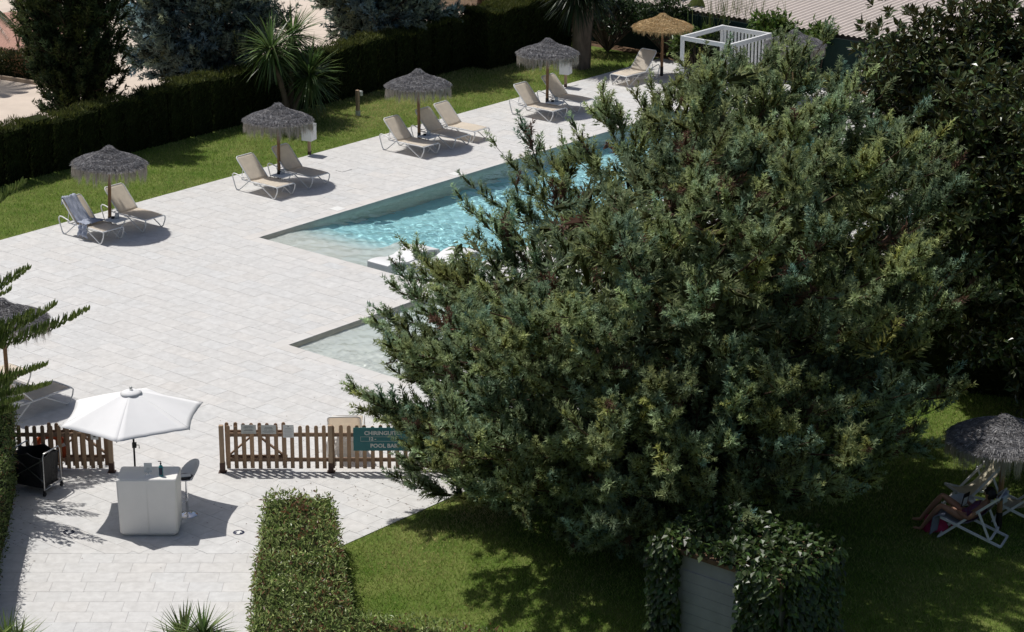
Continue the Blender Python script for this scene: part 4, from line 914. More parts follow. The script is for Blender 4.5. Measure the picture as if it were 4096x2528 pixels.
for i, (nm, px) in enumerate((('first', (465, 878)), ('second', (1128, 700)), ('third', (1712, 545)), ('fourth', (2223, 410)))):
    p = G(*px, 0.42); p[2] = 0; where = nm + ' grey parasol of the row'
    place(tb, i > 0, p, RU + 0.05, 'small white slatted table at the pole of the ' + where, 'side tables under the parasols')
    place(cd, i > 0, p + [0.02, 0.05, 0.429], RU - 0.5, 'grey striped menu card on the table under the ' + where, 'menu cards on the tables')
    q = p + np.array([-0.1, 0.07, 0.429])
    place(at_, i > 0, q, 0, 'black ashtray beside the menu card under the ' + where, 'ashtrays on the tables')

# ---- white moulded loungers in the pool
def pool_lounger(label, u0, v0, zb):
    m = MB(); L, Wd, T = 1.95, 0.72, 0.055
    s = np.linspace(0, 1, 33); zt_ = np.interp(s, [0, 0.06, 0.2, 0.38, 0.5, 0.66, 0.78, 0.95, 1.0], [0.30, 0.325, 0.31, 0.235, 0.25, 0.36, 0.38, 0.31, 0.295])
    k = np.array([0.25, 0.5, 0.25]); zt_ = np.concatenate([[zt_[0]], np.convolve(zt_, k, 'valid'), [zt_[-1]]])
    top = [(L * a, z) for a, z in zip(s, zt_)]; bot = [(L * 0.93, zt_[-1] - T), (L * 0.93, 0.0), (L, 0.0)]
    under = [(L * a, z - T) for a, z in zip(s, zt_) if 0.07 < a < 0.94]
    prof = [(0, 0)] + top + [(L, 0), (L * 0.94, 0)] + under[::-1] + [(L * 0.07, 0)]
    n = len(prof); vs = [(x, y, z) for y in (0, Wd) for x, z in prof]
    fs = [(i, (i + 1) % n, n + (i + 1) % n, n + i) for i in range(n)]
    m.add(vs, fs)
    # side skins as quads between the top line and the underside
    for b in (0, n):
        t0 = 1; ntop = len(top); und0 = 1 + ntop + 2; nund = len(under)
        sk = [b + 0] + [b + 1 + i for i in range(3)] + [b + n - 1]
        pts = [vs[i] for i in range(b, b + n)]
        ix = [i for i, a in enumerate(s) if 0.07 < a < 0.94]
        for q in range(len(ix) - 1):
            a, c = ix[q], ix[q + 1]; m.add([pts[1 + a], pts[1 + c], pts[und0 + (nund - 1 - (q + 1))], pts[und0 + (nund - 1 - q)]], [(0, 1, 2, 3)])
        m.add([pts[0]] + [pts[1 + i] for i in range(ix[0] + 1)] + [pts[und0 + nund - 1], pts[n - 1]], [tuple(range(ix[0] + 4))])
        m.add([pts[1 + i] for i in range(ix[-1], ntop)] + [pts[1 + ntop], pts[1 + ntop + 1], pts[und0]], [tuple(range(ntop - ix[-1] + 3))])
    o = m.build('pool_lounger', 'tray', bevel=0.012); o.location = Vector(uv(u0, v0, zb)); o.rotation_euler = (0, 0, RU)
    tag(o, label, 'lounger', 'white wave-shaped loungers in the pool'); return o
pc = G(1552, 1083, -0.05)[:2]
pool_lounger('white wave-shaped lounger standing in the shallow end of the pool', pc @ U, pc @ V, -0.23)
pool_lounger('second white wave-shaped pool lounger, mostly behind the juniper tips', pc @ U + 0.55, pc @ V - 0.95, -0.23)

# ---- picket fences, gates
def picket_mesh(h=0.98, w=0.078, t=0.022):
    m = MB(); n = 7; pts = [(-w / 2, 0.07), (w / 2, 0.07)] + [(w / 2 * cos(pi * k / n), h - w / 2 + w / 2 * sin(pi * k / n)) for k in range(n + 1)]
    N = len(pts); m.add([(x, y, z) for y in (0, t) for x, z in pts], [tuple(range(N)), tuple(range(N, 2 * N))[::-1]] + [(i, N + i, N + (i + 1) % N, (i + 1) % N) for i in range(N)]); return m
PK = []
for k in range(4):
    me = picket_mesh(0.98 + 0.006 * k).mesh('picket'); me.materials.append(mk('picket_timber_%d' % k, (0.29 + 0.04 * k, 0.19 + 0.024 * k, 0.12 + 0.012 * k), 0.78, 0.3, 9 + k, 0.4, 60, stretch=(1, 1, 0.1))); PK.append(me)
def fence(name, label, cat, x0, x1, y, sp_, posts, brace=None, group=None, z0=0.0):
    t = thing(name, label, cat, (x0, y, z0), group=group); n = int((x1 - x0) / sp_) + 1
    for i in range(n):
        o = link('picket', PK[random.randrange(4)], t); o.location = (i * sp_ + random.gauss(0, 0.004), 0, random.gauss(0, 0.006)); o.rotation_euler = (0, random.gauss(0, 0.006), 0)
    L = (n - 1) * sp_ + 0.06
    for z in (0.245, 0.78):
        m = MB(); m.box(-0.05, L, 0.024, 0.062, z - 0.04, z + 0.04); m.build('rail', 'timber', t, bevel=0.006)
    for a, b in (brace or []):
        m = MB(); m.bar((a[0], 0.045, a[1]), (b[0], 0.045, b[1]), 0.03, 0.07, up=(0, 1, 0)); m.build('brace', 'timber', t)
    for px in posts:
        m = MB(); m.box(px - 0.045, px + 0.045, -0.05, 0.04, 0.2, 1.0); o = m.build('post', 'timberlight', t, bevel=0.008)
        m = MB(); m.box(px - 0.052, px + 0.052, -0.057, 0.047, 0.0, 0.2); m.box(px - 0.08, px + 0.08, -0.09, 0.08, 0.0, 0.008); m.build('post_foot', 'rust', o)
    return t
fx = -5.79; FY = 44.84
fence('picket_fence', 'long wooden picket fence with round-topped pickets in front of the deck', 'fence', fx + 0.12, 0.42, FY, 0.161, [-0.12, 2.16 - 0.11, 4.3], group='wooden picket fences')
fence('picket_gate', 'open picket gate folded back behind the left end of the long fence', 'gate', fx + 0.10, fx + 1.25, FY + 0.16, 0.161, [], [((0.02, 0.28), (0.55, 0.75)), ((0.55, 0.75), (1.1, 0.28))], group='open picket gates')
fence('picket_fence', 'short wooden picket fence at the left behind the laundry cart', 'fence', -10.15, -8.06, FY, 0.161, [2.14], group='wooden picket fences')
fence('picket_gate', 'open picket gate folded back behind the short left fence', 'gate', -9.25, -8.05, FY + 0.16, 0.161, [], [((0.05, 0.28), (0.6, 0.75)), ((0.6, 0.75), (1.15, 0.28))], group='open picket gates')

# ---- text helper
def text(body, size, mat, parent, mat4, name='lettering', ext=0.0006, off=0.0):
    cu = bpy.data.curves.new(name, 'FONT'); cu.body = body; cu.size = size; cu.align_x = 'CENTER'; cu.align_y = 'CENTER'; cu.extrude = ext; cu.offset = off; cu.resolution_u = 3
    tmp = bpy.data.objects.new(name, cu); COL.objects.link(tmp); bpy.context.view_layer.update()
    me = bpy.data.meshes.new_from_object(tmp.evaluated_get(bpy.context.evaluated_depsgraph_get())); bpy.data.objects.remove(tmp)
    me.materials.clear(); me.materials.append(M[mat]); o = link(name, me, parent); o.matrix_local = mat4; return o
FACE = Matrix.Rotation(pi / 2, 4, 'X')       # text plane facing -y
# teal sign
c = np.array([-2.53, FY - 0.03, 0.715])
t = thing('sign_board', 'teal pool bar sign hung on the picket fence behind the juniper branch', 'sign', c)
m = MB(); m.box(-0.63, 0.63, -0.018, 0.0, -0.245, 0.245); m.build('board', 'teal', t, bevel=0.003)
for bd, sz, x, z in (('CHIRINGUITO', 0.115, -0.04, 0.13), ('12 -', 0.095, -0.25, 0.008), ('POOL BAR', 0.115, -0.02, -0.14)):
    text(bd, sz, 'lettering', t, Matrix.Translation((x, -0.0195, z)) @ FACE, off=0.004)
m = MB()
for a in ((-0.48, 0.48, 0.052, 0.057), (-0.48, 0.48, -0.043, -0.038), (-0.485, -0.480, -0.043, 0.057), (0.480, 0.485, -0.043, 0.057)): m.box(a[0], a[1], -0.0195, -0.0185, a[2], a[3])
m.build('border_line', 'lettering', t)
# notices
def notice(label, px, w, h, mat, lines):
    p = GY(*px, FY - 0.025); t = thing('notice', label, 'notice', p, group='paper notices on the picket fence'); m = MB(); m.box(-w / 2, w / 2, -0.004, 0.0, -h / 2, h / 2); m.build('sheet', mat, t)
    for z, l, hh in lines:
        if isinstance(l, str): text(l, hh, 'ink', t, Matrix.Translation((0, -0.0055, z)) @ FACE, 'print')
        else: q = MB(); q.box(-l / 2, l / 2, -0.0055, -0.0045, z - hh / 2, z + hh / 2); q.build('print', 'ink', t)
notice('left laminated landscape notice near the fence end', (994, 1717), 0.30, 0.19, 'plastic_sheet', [(0.055, 0.16, 0.006), (0.03, 'HUESPEDES DEL HOTEL', 0.02), (-0.01, 0.15, 0.006), (-0.03, 0.19, 0.008), (-0.075, 0.22, 0.004)])
notice('middle laminated notice giving the opening hours', (1074, 1718), 0.30, 0.19, 'plastic_sheet', [(0.045, 0.14, 0.006), (0.025, 0.17, 0.006), (-0.012, '10:30 - 20:00 h', 0.03), (-0.04, 0.24, 0.004), (-0.06, 0.18, 0.004)])
notice('white upright notice, rightmost of the three papers', (1153, 1725), 0.215, 0.27, 'paper', [(0.10, 0.02, 0.02), (0.06, 0.12, 0.004), (0.03, 0.15, 0.003), (0.0, 0.16, 0.003), (-0.03, 0.14, 0.003), (-0.06, 0.15, 0.003), (-0.10, 0.14, 0.004)])
notice('small blue and white notice on the left fence below the umbrella edge', (378, 1748), 0.15, 0.11, 'paper', [(0.01, 0.05, 0.03)])

# ---- reception cube, umbrella, stool and things on them
t = thing('reception_desk', 'white moulded reception cube with chamfered corners under the umbrella', 'desk', (-6.81, 41.95, 0.0))
def cubeprof(zz, hx, hy, ch): return [(-hx + ch, -hy, zz), (hx - ch, -hy, zz), (hx, -hy + ch, zz), (hx, hy - ch, zz), (hx - ch, hy, zz), (-hx + ch, hy, zz), (-hx, hy - ch, zz), (-hx, -hy + ch, zz)]
m = MB(); rows = [(0.0, 0.47, 0.25, 0.03), (0.075, 0.545, 0.315, 0.04), (1.14, 0.565, 0.335, 0.03), (1.17, 0.548, 0.318, 0.03)]
for r in rows: m.v += cubeprof(*r)
for i in range(3):
    for j in range(8): m.f.append((i * 8 + j, i * 8 + (j + 1) % 8, (i + 1) * 8 + (j + 1) % 8, (i + 1) * 8 + j))
m.f += [tuple(range(8))[::-1], tuple(range(24, 32))]; m.sm = [False] * len(m.f); m.build('body', 'cube', t, bevel=0.006)
m = MB(); m.box(-0.0015, 0.0015, -0.3365, -0.32, 0.08, 1.1); m.build('mould_seam', 'cube', t)
# umbrella: hexagonal, scalloped between the ribs
uc = np.array([-7.25, 43.10, 0.0]); UR, UZ, UA = 1.43, 1.90, 2.38
t = thing('white_umbrella', 'open white garden umbrella with six ribs above the reception cube', 'umbrella', uc)
m = MB(); m.tube([(0, 0, 0.05), (0, 0, 1.2), (0, 0, UA)], 0.019, 10); m.build('pole', 'black', t)
m = MB(); m.lathe([(0.0, 0.06), (0.05, 0.06), (0.06, 0.03), (0.22, 0.02), (0.23, 0.0)], 24); m.tube([(0, 0, 0.0), (0, 0, 0.4)], 0.028, 10); m.build('base', 'black', t)
m = MB(); m.box(-0.03, 0.05, -0.03, 0.03, 1.22, 1.32); m.tube([(0.05, 0, 1.27), (0.10, 0, 1.27), (0.10, 0, 1.20)], 0.008, 6); m.build('crank', 'black', t)
A0 = radians(207); ha = pi / 3
m = MB()
for k in range(6):
    def seg(a, b, k=k):
        th = (a - 0.5) * ha; r = UR * b * (1 - 0.085 * cos(th / ha * pi) ) / cos(th) * cos(ha / 2) / cos(0) if False else UR * b
        p0 = Vector((cos(A0 + k * ha), sin(A0 + k * ha), 0)) * (UR * b); p1 = Vector((cos(A0 + (k + 1) * ha), sin(A0 + (k + 1) * ha), 0)) * (UR * b)
        p = p0.lerp(p1, a); sc = 1 - 0.055 * sin(pi * a) * b
        z = UA - (UA - UZ) * (b ** 1.12) - 0.05 * sin(pi * a) * b * (1 - b * 0.55) + 0.005 * sin(a * 40 + k) * b * b
        return (p.x * sc, p.y * sc, z)
    m.grid(seg, 10, 12)
cano = m.build('canopy', 'canvas', t, solid=0.004)
m = MB()
for k in range(6):
    a = A0 + k * ha; q = [(cos(a) * UR * b, sin(a) * UR * b, UA - (UA - UZ) * b ** 1.12 - 0.012) for b in (0.05, 0.3, 0.6, 1.0)]; m.tube(q, 0.007, 5); m.tube([(0, 0, 1.72), q[2]], 0.006, 5)
m.build('ribs', 'black', t)
m = MB(); m.lathe([(0.02, 0.035), (0.08, 0.022), (0.14, 0.004), (0.21, -0.034)], 24, (0, 0, UA - 0.012)); m.build('vent_cap', 'canvas', cano, solid=0.004)
m = MB(); m.lathe([(0.0, 0.10), (0.03, 0.09), (0.035, 0.06), (0.02, 0.05)], 10, (0, 0, UA - 0.01)); m.build('finial', 'plastic_sheet', cano)
# bar stool
sc_ = G(755, 2062); t = thing('bar_stool', 'white bucket bar stool with black cushion and chrome foot behind the cube', 'stool', (sc_[0] - 0.03, sc_[1] + 0.05, 0), rz=radians(217))
m = MB(); m.lathe([(0.0, 0.06), (0.035, 0.055), (0.06, 0.03), (0.13, 0.018), (0.195, 0.008), (0.2, 0.0)], 32); m.build('foot_disc', 'chrome', t)
m = MB(); m.tube([(0, 0, 0.03), (0, 0, 0.42)], 0.027, 14); m.tube([(0, 0, 0.42), (0, 0, 0.76)], 0.02, 14); m.build('column', 'chrome', t)
m = MB(); m.tube([(0, 0, 0.36), (0.06, 0.0, 0.36)] + [(0.12 + 0.11 * cos(q), 0.13 * sin(q), 0.34) for q in np.linspace(-2.4, 2.4, 14)] + [(0.0, 0, 0.36)], 0.009, 7); m.build('footrest', 'chrome', t)
def shell(a, b):
    th = a * 2 * pi; r = 0.235 * b; x = r * cos(th) * 1.0; y = r * sin(th); back = max(0, -cos(th)) ** 0.75
    z = 0.76 + 0.03 * b ** 3 + 0.29 * back * max(0, b - 0.45) / 0.55 * (b) ; x -= 0.04 * back * b
    return (x, y, z)
m = MB(); m.grid(shell, 32, 12); o = m.build('seat_shell', 'shell', t, solid=0.012)
m = MB(); m.lathe([(0.0, 0.035), (0.13, 0.033), (0.155, 0.018), (0.155, 0.0)], 26, (0.02, 0, 0.775)); m.build('cushion', 'black', o)
p = np.array([sc_[0] - 0.03, sc_[1] + 0.03, 0.812]); m = MB(); m.box(-0.10, 0.10, -0.07, 0.07, 0, 0.012); o = m.build('note_pad', 'paper'); o.location = Vector(p); o.rotation_euler = (0, 0, 0.25); tag(o, 'white note pad lying on the black stool cushion', 'note pad')
# bottle
M['gel'] = mk('teal_gel', (0.03, 0.34, 0.36), 0.25, 0.05, 4, trans=0.4)
M['clear'] = mk('clear_plastic', (0.85, 0.9, 0.9), 0.1, 0.02, 4, trans=0.9)
b = np.array([-6.55, 41.80, 1.172]); t = thing('gel_bottle', 'teal hand gel pump bottle standing on the reception cube', 'bottle', b)
m = MB(); m.lathe([(0.0, 0), (0.04, 0.0), (0.043, 0.03), (0.038, 0.1), (0.043, 0.17), (0.03, 0.205), (0.013, 0.215), (0.013, 0.235)], 18); o = m.build('body', 'gel', t)
m = MB(); m.lathe([(0.016, 0.235), (0.016, 0.262), (0.006, 0.265), (0.006, 0.29), (0.0, 0.29)], 12); m.bar((0.01, 0, 0.29), (-0.05, 0, 0.29), 0.012); m.build('pump', 'black', o)
m = MB(); m.grid(lambda a, q: (0.0445 * sin((a - 0.5) * 1.5), -0.0445 * cos((a - 0.5) * 1.5), 0.03 + 0.145 * q), 8, 4); m.build('label', 'navy', o)
b = np.array([-6.80, 41.86, 1.172]); t = thing('sign_holder', 'small clear sign holder with a printed card on the reception cube', 'sign', b)
m = MB(); m.lathe([(0.0, 0.014), (0.02, 0.012), (0.05, 0.004), (0.052, 0)], 18); m.tube([(0, 0, 0.01), (0, 0, 0.05)], 0.012, 8); m.build('foot', 'clear', t)
m = MB(); m.box(-0.075, 0.075, -0.003, 0.003, 0.045, 0.235); m.build('card', 'paper', t)
m = MB(); m.box(-0.03, 0.03, -0.0042, -0.0032, 0.10, 0.145); m.box(-0.045, 0.045, -0.0042, -0.0032, 0.175, 0.183); m.build('print', 'plastic_sheet', t)
# floor arrows
def arrow(label, px, rz):
    p = G(*px); t = thing('floor_sticker', label, 'floor sticker', (p[0], p[1], 0.003), rz=rz, group='round arrow stickers on the paving')
    m = MB(); m.lathe([(0.0, 0.0012), (0.108, 0.0012), (0.11, 0.0)], 32); m.build('disc', 'navy', t)
    m = MB(); m.add([(-0.03, -0.075, 0.002), (0.03, -0.075, 0.002), (0.03, 0.0, 0.002), (0.075, 0.0, 0.002), (0, 0.085, 0.002), (-0.075, 0.0, 0.002), (-0.03, 0.0, 0.002)], [tuple(range(7))]); m.build('arrow', 'paper', t)
arrow('round sticker with a white arrow pointing away, right of the umbrella shadow', (955, 2130), -0.15)
arrow('round sticker with a white arrow pointing towards the camera, left of the cube', (275, 2128), pi - 0.2)

# ---- laundry cart
ct = np.array([-9.33, 43.98, 0]); t = thing('laundry_cart', 'black cloth laundry cart on castors beside the left hedge', 'cart', ct, rz=radians(-24))
X, Y, Z0, Z1 = 0.36, 0.29, 0.16, 0.86
def bag(a, b):
    th = a * 2 * pi; c, s_ = cos(th), sin(th); q = 1 / max(abs(c), abs(s_)) ** 0.85; k = 0.94 + 0.06 * b + 0.025 * sin(th * 6 + b * 4)
    sag = -0.10 * abs(sin(th * 2)) * (b ** 6) * 0.9
    return (X * c * q * k * 0.96, Y * s_ * q * k * 0.96, Z0 + (Z1 - Z0) * b + sag)
m = MB(); m.grid(bag, 40, 12); m.build('bag', 'bagcloth', t, solid=0.01)
m = MB(); m.box(-X * 0.9, X * 0.9, -Y * 0.9, Y * 0.9, 0.15, 0.165); m.build('bag_floor', 'bagcloth', t)
for sx in (-1, 1):
    m = MB(); m.tube([(sx * X, -Y, 0.11), (sx * X, -Y, 0.80), (sx * X, -Y * 0.85, 0.87), (sx * X, Y * 0.85, 0.87), (sx * X, Y, 0.80), (sx * X, Y, 0.11)], 0.014, 8); m.tube([(sx * X, -Y, 0.13), (sx * X, Y, 0.13)], 0.012, 6); m.build('end_frame', 'steel', t)
for sy in (-1, 1):
    for k in (-1, 1): m = MB(); m.bar((-X * k, sy * (Y + 0.012 + 0.008 * k), 0.30), (X * k, sy * (Y + 0.012 + 0.008 * k), 0.76), 0.022, 0.008, up=(0, 1, 0)); m.build('cross_brace', 'steel', t)
    for sx in (-1, 1):
        w = MB(); w.tube([(sx * X - 0.014, sy * Y, 0.045), (sx * X + 0.014, sy * Y, 0.045)], 0.045, 14); w.box(sx * X - 0.02, sx * X + 0.02, sy * Y - 0.02, sy * Y + 0.02, 0.06, 0.12); w.build('castor', 'black', t)
m = MB(); m.box(-0.02, 0.055, -Y - 0.028, -Y - 0.022, 0.62, 0.72); tg_ = m.build('tag', 'paper', t); tg_.matrix_local = Matrix.Rotation(-pi / 2, 4, 'Z') @ Matrix.Translation((0.0, -X + Y - 0.005, 0.0))
text('P', 0.09, 'ink', t, Matrix.Rotation(-pi / 2, 4, 'Z') @ Matrix.Translation((0.017, -X - 0.036, 0.67)) @ FACE, 'print', off=0.003)
# lifebuoy behind the fence
lb_ = GY(203, 1796, 45.06); t = thing('lifebuoy', 'orange lifebuoy ring hanging behind the short left fence', 'lifebuoy', lb_)
m = MB(); m.tube([(0.29 * cos(q), 0, 0.29 * sin(q)) for q in np.linspace(0, 2 * pi, 33)[:-1]], 0.07, 12, closed=True); m.build('ring', 'orange', t)
for k in range(4):
    q = k * pi / 2 + 0.4; m = MB(); m.tube([(0.29 * cos(q + d), 0, 0.29 * sin(q + d)) for d in (-0.12, 0, 0.12)], 0.0725, 12, cap=False); m.build('band', 'paper', t)
m = MB(); m.tube([(0.38 * cos(q), -0.02, 0.38 * sin(q) - 0.02 * sin(4 * q)) for q in np.linspace(0, 2 * pi, 25)[:-1]], 0.008, 5, closed=True); m.build('rope', 'paper', t)

# ---- litter bins and the box on a post
def bin_(label, px):
    p = G(*px); t = thing('litter_bin', label, 'bin', p, rz=RU + 0.3, group='white litter bins on posts')
    m = MB(); m.box(-0.04, 0.04, -0.04, 0.04, -0.05, 0.62); o = m.build('post', 'timberlight', t, bevel=0.006); m = MB(); m.box(-0.042, 0.042, -0.042, 0.042, 0.0, 0.1); m.build('post_foot', 'rust', o)
    m = MB(); w = 0.165
    for a in ((-w, w, -w, -w + 0.015), (-w, w, w - 0.015, w), (-w, -w + 0.015, -w + 0.016, w - 0.016), (w - 0.015, w, -w + 0.016, w - 0.016)): m.box(*a, 0.47, 0.93)
    m.box(-w, w, -w, w, 0.45, 0.469); m.build('box', 'white', t)
    m = MB(); m.grid(lambda a, b: ((w + 0.006) * (1 if True else 0) * max(-1, min(1, 1.45 * cos(a * 2 * pi))), (w + 0.006) * max(-1, min(1, 1.45 * sin(a * 2 * pi))), 0.94 - (0.10 + 0.03 * sin(a * 37)) * b), 40, 2); m.build('liner', 'plastic_sheet', t)
    for k in range(6): m = MB(); m.box(w, w + 0.003, 0.06, 0.13, 0.53 + 0.05 * k, 0.55 + 0.05 * k); m.build('vent_slot', 'deckcanvas', t)
bin_('white litter bin on a post behind the second parasol', (1238, 618)); bin_('white litter bin with a bag liner behind the fourth parasol', (2262, 348))
p = G(1432, 462); t = thing('service_post', 'short timber post with a small grey box on the far lawn before the hedge', 'post', p, rz=RU)
m = MB(); m.box(-0.05, 0.05, -0.05, 0.05, -0.05, 0.82); o = m.build('post', 'timberlight', t, bevel=0.008); m = MB(); m.box(-0.055, 0.055, -0.055, 0.055, 0, 0.16); m.build('post_foot', 'plastic_sheet', o)
m = MB(); m.box(0.052, 0.16, -0.08, 0.08, 0.62, 0.78); m.build('socket_box', 'plastic_sheet', t, bevel=0.01)

# ---- white pergola
g0 = (62.1, 64.3, 44.05, 45.95); zt_ = 1.95; t = thing('pergola', 'white timber pergola frame with one slatted side, half hidden by the juniper', 'pergola', uv(63.2, 45.0), rz=RU)
hu, hv = 1.1, 0.95
for a in (-1, 1):
    for b in (-1, 1): m = MB(); m.box(a * hu - 0.05, a * hu + 0.05, b * hv - 0.05, b * hv + 0.05, 0, zt_); m.build('post', 'white', t, bevel=0.005)
    m = MB(); m.box(a * hu - 0.04, a * hu + 0.04, -hv + 0.052, hv - 0.052, zt_ - 0.14, zt_ - 0.005); m.build('beam', 'white', t); m = MB(); m.box(-hu + 0.052, hu - 0.052, a * hv - 0.04, a * hv + 0.04, zt_ - 0.142, zt_ - 0.003); m.build('beam', 'white', t)
for k in range(13): m = MB(); y = -hv + 0.12 + k * 0.138; m.box(hu - 0.02, hu + 0.02, y - 0.032, y + 0.032, 0.08, zt_ - 0.143); m.build('slat', 'white', t)
# ---- ribbed roof building and windbreak
bo = uv(67.0, 40.0); t = thing('ribbed_roof_building', 'long low building with a pale ribbed roof across the top right', 'building', bo, rz=RU)
m = MB(); per = 0.22; n = int(44 / per); vs = []; 
for k in range(n):
    y0 = -26 + k * per
    for dy, dz in ((0, 0), (0.05, 0.05), (0.11, 0.05), (0.16, 0)): vs.append((y0 + dy, dz))
V3 = [(x, y, 1.62 + 0.055 * x + dz) for x in (-0.15, 19.0) for y, dz in vs]; q = len(vs)
m.add(V3, [(i, q + i, q + i + 1, i + 1) for i in range(q - 1)]); m.build('roof', 'roof', t)
m = MB(); m.box(0.1, 18.5, -25.8, 17.8, -0.06, 1.6); m.build('wall', 'block', t)
m = MB(); m.box(18.9, 19.2, -26, 18, 2.6, 2.85); m.build('roof_edge', 'white', t)
t = thing('windbreak_fence', 'dark green netting windbreak in front of the ribbed roof building', 'fence', uv(66.6, 40.0), rz=RU)
m = MB(); m.box(-0.01, 0.01, -20, 13.5, 0.0, 1.55); m.build('netting', 'net', t)
for k in range(15): m = MB(); m.tube([(-0.04, -19 + 2.3 * k, 0), (-0.04, -19 + 2.3 * k, 1.62)], 0.025, 7); m.build('post', 'net', t)
# ---- block wall and chain-link post at the top
w0 = uv(67.8, 59.6); t = thing('block_wall', 'beige block wall with a pierced top course at the top edge', 'wall', w0, rz=RU)
for r in range(3):
    for k in range(14): m = MB(); y = -2.8 + 0.42 * k + (0.21 if r % 2 else 0); m.box(-0.1, 0.1, y + 0.006, y + 0.414, 0.21 * r, 0.21 * r + 0.2); m.build('block', 'block', t)
m = MB(); m.box(-0.14, 0.14, -2.9, 3.1, 0.63, 0.70); m.build('coping', 'concrete', t)
m = MB()
for k in range(36):
    for r in range(2): y = -2.8 + 0.165 * k; z = 0.71 + 0.17 * r; m.box(-0.06, 0.06, y, y + 0.04, z, z + 0.16); m.box(-0.06, 0.06, y + 0.041, y + 0.163, z + 0.055, z + 0.095)
m.build('pierced_blocks', 'block', t); m = MB(); m.box(-0.1, 0.1, -2.9, 3.1, 1.06, 1.12); m.build('top_rail', 'concrete', t)
wf = uv(66.4, 58.4); t = thing('chain_link_fence', 'chain-link fence panel with a steel post in front of the block wall', 'fence', wf, rz=RU)
m = MB()
for k in range(-16, 30):
    m.tube([(0, k * 0.1 - 1.0, 0.0), (0, k * 0.1 + 0.3 - 1.0, 1.3)], 0.004, 3, cap=False); m.tube([(0.006, k * 0.1 + 0.3 - 1.0, 0.0), (0.006, k * 0.1 - 1.0, 1.3)], 0.004, 3, cap=False)
m.build('mesh_wire', 'steel', t); m = MB(); m.tube([(0, -0.1, 0), (0, -0.1, 2.0)], 0.03, 8); m.build('post', 'steel', t)

# ---- planting bed at the top left
bd = [G(-120, 60), G(240, 30), G(330, 230), G(-120, 225)]
m = MB(); m.add([(q[0], q[1], -0.012) for q in bd], [(0, 1, 2, 3)]); tag(m.build('gravel_bed', 'gravel'), kind='structure')
m = MB(); bd2 = [G(-120, 200), G(330, 225), G(330, 330), G(-120, 300)]; m.add([(q[0], q[1], -0.008) for q in bd2], [(0, 1, 2, 3)]); tag(m.build('grass_verge', 'lawn'), kind='structure')
S = Soup(); grass(9000, [q[:2] for q in bd2], L=0.16); o = S.build('verge_grass', 'grassb'); tag(o, kind='stuff')
h0, h1 = G(-130, 285)[:2], G(260, 345)[:2]; e = (h1 - h0) / np.linalg.norm(h1 - h0); nn = np.array([-e[1], e[0]])
leafy_hedge('low_hedge', 'low brownish-green hedge along the sunny yard at the top left', [h0, h1, h1 + nn * 0.7, h0 + nn * 0.7], 0.78, 2200, 4200, ((0.04, 0.055, 0.015), (0.10, 0.10, 0.03)), None, Ls=0.10, dead=0.3)
m = MB(); m.box(0, np.linalg.norm(h1 - h0), -0.25, -0.12, -0.03, 0.09); o = m.build('kerb', 'block'); o.location = (h0[0], h0[1], 0); o.rotation_euler = (0, 0, atan2(e[1], e[0])); tag(o, kind='structure')
p = G(132, 205); t = thing('leaning_tree', 'tree with a bare leaning dark trunk at the top left corner', 'tree', p)
m = MB(); m.tube([(0, 0, -0.05), (-0.15, 0, 0.7), (-0.42, 0.1, 1.7), (-0.6, 0.2, 2.8), (-0.7, 0.2, 3.8)], [0.2, 0.15, 0.14, 0.12, 0.08], 9); m.build('trunk', 'bark', t)
S = Soup(); n = 3000; q = rv(n) * np.array([1.8, 1.6, 0.9]) * rng.random((n, 1)) ** 0.4 + [-0.7, 0.2, 4.4]; leaves(S, q, rv(n), unit(rv(n) + [0, 0, 1]), 0.16, 0.07, jit((0.03, 0.05, 0.015), n, 0.3)); S.build('crown', 'leaf', t)
for lb, px, r, z, n in (('sparse rose bush in the pink gravel left of the leaning trunk', (72, 182), (0.45, 0.4, 0.5), 0.75, 260), ('leafy rose bush in the pink gravel right of the leaning trunk', (155, 130), (0.5, 0.45, 0.55), 0.8, 420), ('rose bush beside the foot of the dark column cypress', (172, 205), (0.35, 0.3, 0.4), 0.45, 220)):
    c = G(*px); shrub(lb, (c[0], c[1], z), r, n, (0.10, 0.10, 0.04), 0.13, 'rose bushes in the gravel bed', 'rose_bush')
p = G(-150, 330); t = thing('feather_palm', 'feather palm whose dark fronds hang in at the upper left edge', 'palm', p); m = MB(); m.tube([(0, 0, 0), (0.1, 0, 2.6)], [0.2, 0.16], 9); m.build('trunk', 'greybark', t); S = Soup()
for k in range(14):
    a = k * 0.45; ts = np.linspace(0.1, 1, 46); q = np.stack([cos(a) * 1.9 * ts + 0.1, sin(a) * 1.9 * ts, 2.6 + 0.9 * ts - 1.9 * ts ** 2], 1); tg = unit(np.gradient(q, axis=0)); sd = unit(np.cross(tg, [0, 0, 1.0]))
    for s in (-1, 1): straps(S, q, unit(sd * s * 0.8 + tg * 0.6 + [0, 0, -0.15]), 0.5 * np.sin(ts * 2.9).clip(0.15) + 0.05, 0.03, 0.5, jit((0.04, 0.065, 0.025), 46, 0.25), seg=3)
S.build('fronds', 'leaf', t)

